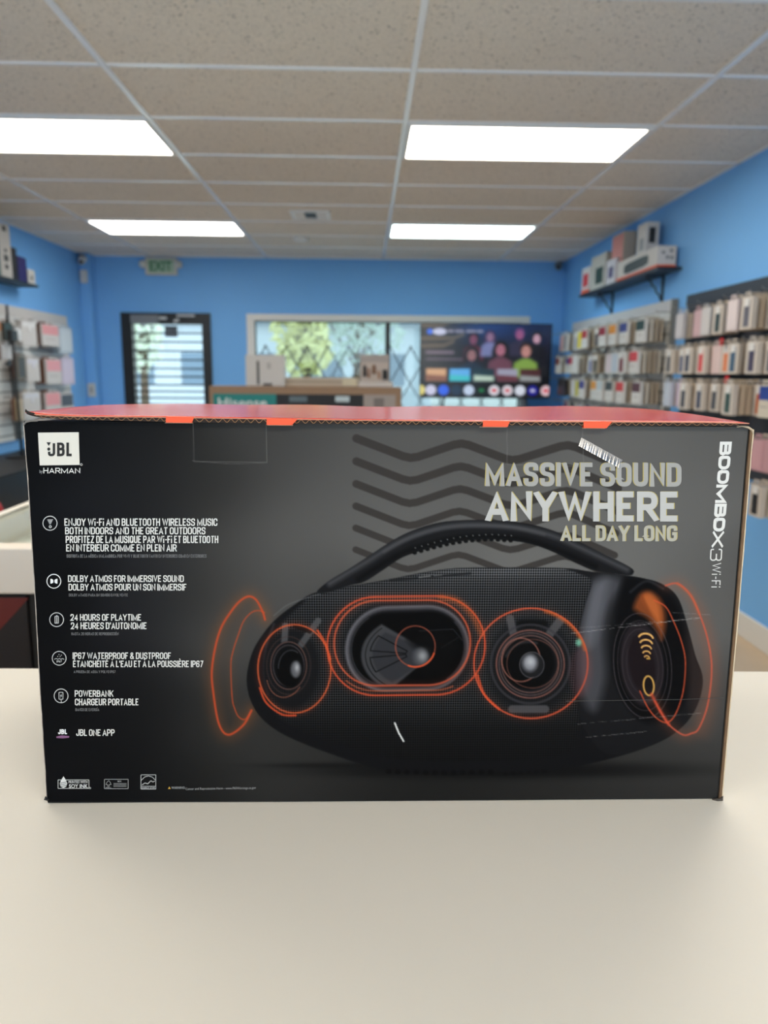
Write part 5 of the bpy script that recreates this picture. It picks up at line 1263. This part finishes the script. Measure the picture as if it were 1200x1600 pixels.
MB().box(-0.002, 0, -hl*0.7, hl*0.6, H*0.25, H*0.75).build('red_picture', pal(196, 52, 56), o); MB().box(-0.002, 0, -hl, hl, 0, H*0.14).build('orange_base', pal(222, 92, 50), o)

# ---- left wall: slatwall, hanging goods, shelf
LX = XL+0.02
lp = empty('slatwall_display', (LX, 0, 0)); LY0, LY1 = 4.2, 7.56
MB().box(-0.018, 0, LY0, LY1, 0.86, 1.955).build('panel', M['slat'], lp)
mb = MB()
for k in range(11): mb.box(0, 0.001, LY0, LY1, 0.90+k*0.088, 0.912+k*0.088)
mb.build('groove_line', M['groove'], lp)
MB().box(0, 0.006, LY0, 6.30, 1.872, 1.955).build('header_strip', pal(204, 200, 196), lp); MB().box(0, 0.006, 6.315, LY1, 1.872, 1.955).build('header_strip', pal(204, 200, 196), lp)
MB().box(0.0, 0.02, 6.30, 6.315, 0.86, 1.955).build('joint_strip', pal(60, 62, 66), lp)
tag(lp, 'white slatwall panel with a grey header on the left blue wall', 'display panel')
def left_item(style, pl, pr, ptop, pbot, c_body, c_win, n, label, X=-2.80, kind='accessory_pack', cat='accessory pack', side=(120, 80, 62)):
    ya, yb = on_x(pl, (ptop+pbot)/2, X)[1], on_x(pr, (ptop+pbot)/2, X)[1]; zt2 = on_x((pl+pr)/2, ptop, X)[2]; zb2 = on_x((pl+pr)/2, pbot, X)[2]
    w_, h_ = yb-ya, zt2-zb2; t_ = 0.02
    o = package(style, round(w_, 3), round(h_, 3), t_, c_body, c_win, (X-t_, (ya+yb)/2, zt2), math.radians(90), label, 'goods on the left slatwall', kind, cat)
    for q in range(n):
        s_ = stock(round(w_, 3), round(h_*0.98, 3), 0.016, side, (X-t_-0.004-0.022*(q+1)+0.0, (ya+yb)/2, zt2-0.002), math.radians(90), '%s edge %s behind %s' % (cname(side), ORD[q], label.replace('of the left slatwall', 'on left slatwall')), 'goods on the left slatwall')
    o2 = _hkL if _hkL.location.y > 50 else _hkL.copy()
    if o2 is not _hkL: COL.objects.link(o2); o2.parent = lp
    o2.location = (0, (ya+yb)/2, zt2-0.0115)
    return o
_hkL = MB().tube([(0.001, 0, 0), (0.15, 0, 0), (0.16, 0, 0.012)], 0.003, 5).build('hook', wireM, lp); _hkL.location = (0, 99, 0)
W_ = (208, 204, 202)
left_item('card', 34, 57, 498, 541, W_, (226, 226, 226), 1, 'white card with a clear bubble, top row of the left slatwall', side=(190, 186, 180))
left_item('half', 66, 92, 504, 541, W_, (226, 152, 156), 3, 'pack with a pink upper half, top row of the left slatwall')
left_item('plain', 93, 113, 508, 552, (176, 188, 200), (196, 206, 216), 0, 'crinkled clear bag, end of the top row of the left slatwall', kind='clear_bag', cat='bag')
left_item('plain', 28, 40, 552, 592, (120, 112, 100), (44, 42, 40), 1, 'small dark pack, start of the second row of the left slatwall')
left_item('card', 42, 62, 556, 596, W_, (214, 214, 226), 1, 'white pack with a pale bubble, second row of the left slatwall', side=(190, 186, 180))
left_item('half', 73, 96, 558, 600, W_, (232, 156, 164), 3, 'pack with a pink upper half, second row of the left slatwall')
left_item('plain', 97, 116, 556, 601, (200, 190, 212), (210, 196, 220), 0, 'lavender bag, end of the second row of the left slatwall', kind='clear_bag', cat='bag')
left_item('plain', 27, 36, 618, 658, (170, 150, 120), (196, 180, 150), 1, 'small tan pack, start of the third row of the left slatwall')
left_item('card', 37, 64, 608, 655, W_, (214, 214, 222), 1, 'wide white pack, third row of the left slatwall', side=(180, 168, 150))
left_item('half', 72, 95, 609, 655, W_, (234, 152, 158), 3, 'pack with a pink upper half, third row of the left slatwall')
left_item('half', 96, 115, 612, 655, (216, 208, 206), (52, 60, 76), 0, 'pack with a dark blue upper half, third row of the left slatwall')
left_item('plain', 6, 20, 500, 533, (60, 56, 44), (44, 66, 66), 1, 'dark olive and green pack hanging near the photo edge', X=-2.72)
left_item('card', 23, 34, 511, 533, (214, 216, 218), (226, 228, 230), 0, 'small white tag pack beside the dark green pack', X=-2.74)
left_item('plain', 5, 18, 535, 562, (200, 200, 202), (214, 214, 218), 1, 'small white box below the dark green pack', X=-2.70)
left_item('half', -14, 4, 497, 533, (206, 204, 200), (222, 160, 120), 1, 'orange topped pack cut by the left photo edge', X=-2.74)
left_item('plain', 12, 19, 562, 571, (26, 26, 36), (16, 16, 26), 0, 'tiny black pack under the small white box', X=-2.70)
# black upright pole and wire loop in front of the slats
po_ = on_x(25.5, 600, -2.66); pole = empty('display_pole', (-2.66, po_[1], float(on_x(20, 741, -2.35)[2])+0.0205))
MB().tube([(0, 0, 0.01), (0, 0, 1.70-float(on_x(20, 741, -2.35)[2]))], 0.011, 10).build('pole', M['black'], pole, smooth=True); MB().lathe([(0, 0), (0, 0.12), (0.012, 0.12), (0.02, 0.02), (0.02, 0)], (0, 0, 0), (0, 0, 1), 20).build('foot', M['black'], pole, smooth=True)
MB().box(-0.02, 0.02, -0.05, 0.05, 1.63-float(on_x(20, 741, -2.35)[2]), 1.71-float(on_x(20, 741, -2.35)[2])).build('clip_head', M['blackplastic'], pole, bevel=0.004)
tag(pole, 'slim black display pole standing on the low cabinet before the left slatwall', 'pole')
# low black cabinet along the left wall and what lies on it
q = on_x(20, 741, -2.35); CBZ = float(q[2])
cb = empty('low_black_cabinet', (-2.62, 0, 0))
MB().box(-0.30, 0.27, 3.0, 6.6, 0.06, CBZ).build('cabinet_body', M['blackplastic'], cb, bevel=0.004); MB().box(-0.30, 0.24, 3.05, 6.55, 0, 0.06).build('plinth', M['black'], cb)
MB().box(-0.30, 0.29, 2.98, 6.62, CBZ, CBZ+0.02).build('top', pal(18, 18, 20), cb, bevel=0.004)
tag(cb, 'long low black cabinet under the left slatwall', 'cabinet')
st_ = empty('stool', (-1.64, 3.15, 0.08))
MB().lathe([(0.62, 0), (0.62, 0.19), (0.70, 0.20), (0.735, 0.17), (0.74, 0)], (0, 0, 0), (0, 0, 1), 28).build('seat', M['blackplastic'], st_, smooth=True)
for k in range(4):
    a = math.pi/4+k*math.pi/2; MB().tube([(math.cos(a)*0.13, math.sin(a)*0.13, 0.63), (math.cos(a)*0.2, math.sin(a)*0.2, -0.08)], 0.014, 8).build('leg', M['black'], st_)
tag(st_, 'round black stool left of the glass showcase', 'stool')
hp = empty('red_pouch', (-1.60, 3.10, 0.8205))
MB().lathe([(0, 0), (0, 0.075), (0.02, 0.085), (0.06, 0.07), (0.085, 0.035), (0.09, 0)], (0, 0, 0), (0, 0, 1), 18).build('fabric_bag', pal(176, 22, 30), hp, smooth=True)
MB().tube([(-0.03, 0, 0.085), (-0.02, 0, 0.11), (0.02, 0, 0.11), (0.03, 0, 0.085)], 0.004, 6).build('strap', pal(60, 14, 18), hp, smooth=True)
tag(hp, 'small red pouch lying on the black stool', 'pouch')
# left wall shelf with four boxes
lz = float((on_x(60, 442, -2.76)[2]+on_x(0, 434, -2.76)[2])/2); ly1 = float(on_x(60, 442, -2.76)[1])
ls = empty('wall_shelf', (XL, 0, lz))
MB().box(0, 0.18, 5.0, ly1, -0.02, 0).build('board', pal(20, 40, 48), ls, bevel=0.002)
b_ = MB().box(0.0, 0.012, 5.72, 5.745, -0.18, -0.02).box(0.012, 0.15, 5.72, 5.745, -0.03, -0.02).build('bracket', M['black'], ls)
MB().tube([(0.14, 5.733, -0.03), (0.12, 5.733, -0.07), (0.08, 5.733, -0.08), (0.06, 5.733, -0.12), (0.012, 5.733, -0.17)], 0.006, 6).build('scroll', M['black'], b_)
tag(ls, 'dark wall shelf high on the left wall, cut by the photo edge', 'shelf')
def lshelf(name, pl, pr, ptop, X, dep, c, label):
    ya, yb = float(on_x(pl, 410, X)[1]), float(on_x(pr, 410, X)[1]); H = float(on_x(pr, ptop, X)[2])-lz
    o = empty(name, (X, (ya+yb)/2, lz+0.0008)); MB().box(-dep, 0, -(yb-ya)/2, (yb-ya)/2, 0, H).build('carton_body', pal(*c), o, bevel=0.002)
    return tag(o, label, 'box'), (yb-ya)/2, H
o, hl, H = lshelf('tall_white_box', 1.5, 18.5, 354, -2.78, 0.13, (196, 192, 186), 'tall white box with small dark prints on the left shelf')
for z_, r in ((0.90, 0.02), (0.36, 0.024), (0.2, 0.018), (0.5, 0.013)): MB().box(0, 0.002, -r*1.5, r*1.5, H*z_-r, H*z_+r).build('dark_print', pal(60, 62, 60), o)
lshelf('teal_box', -22, 0.8, 360, -2.78, 0.13, (70, 110, 108), 'teal box edge at the left photo border on the left shelf')
lshelf('black_box', 19.5, 27, 389, -2.79, 0.10, (12, 12, 16), 'narrow black box between the tall white and indigo boxes')
lshelf('indigo_box', 27.8, 41, 404, -2.79, 0.11, (34, 26, 96), 'indigo box on the left shelf beside the black box')
o, hl, H = lshelf('small_white_box', 42.5, 53, 423, -2.79, 0.09, (196, 194, 188), 'small white box with a dark dot at the shelf end')
MB().lathe([(0, 0), (0, 0.02), (0.002, 0.02), (0.002, 0)], (0, 0, H*0.45), (1, 0, 0), 12).build('dark_dot', pal(70, 72, 70), o)
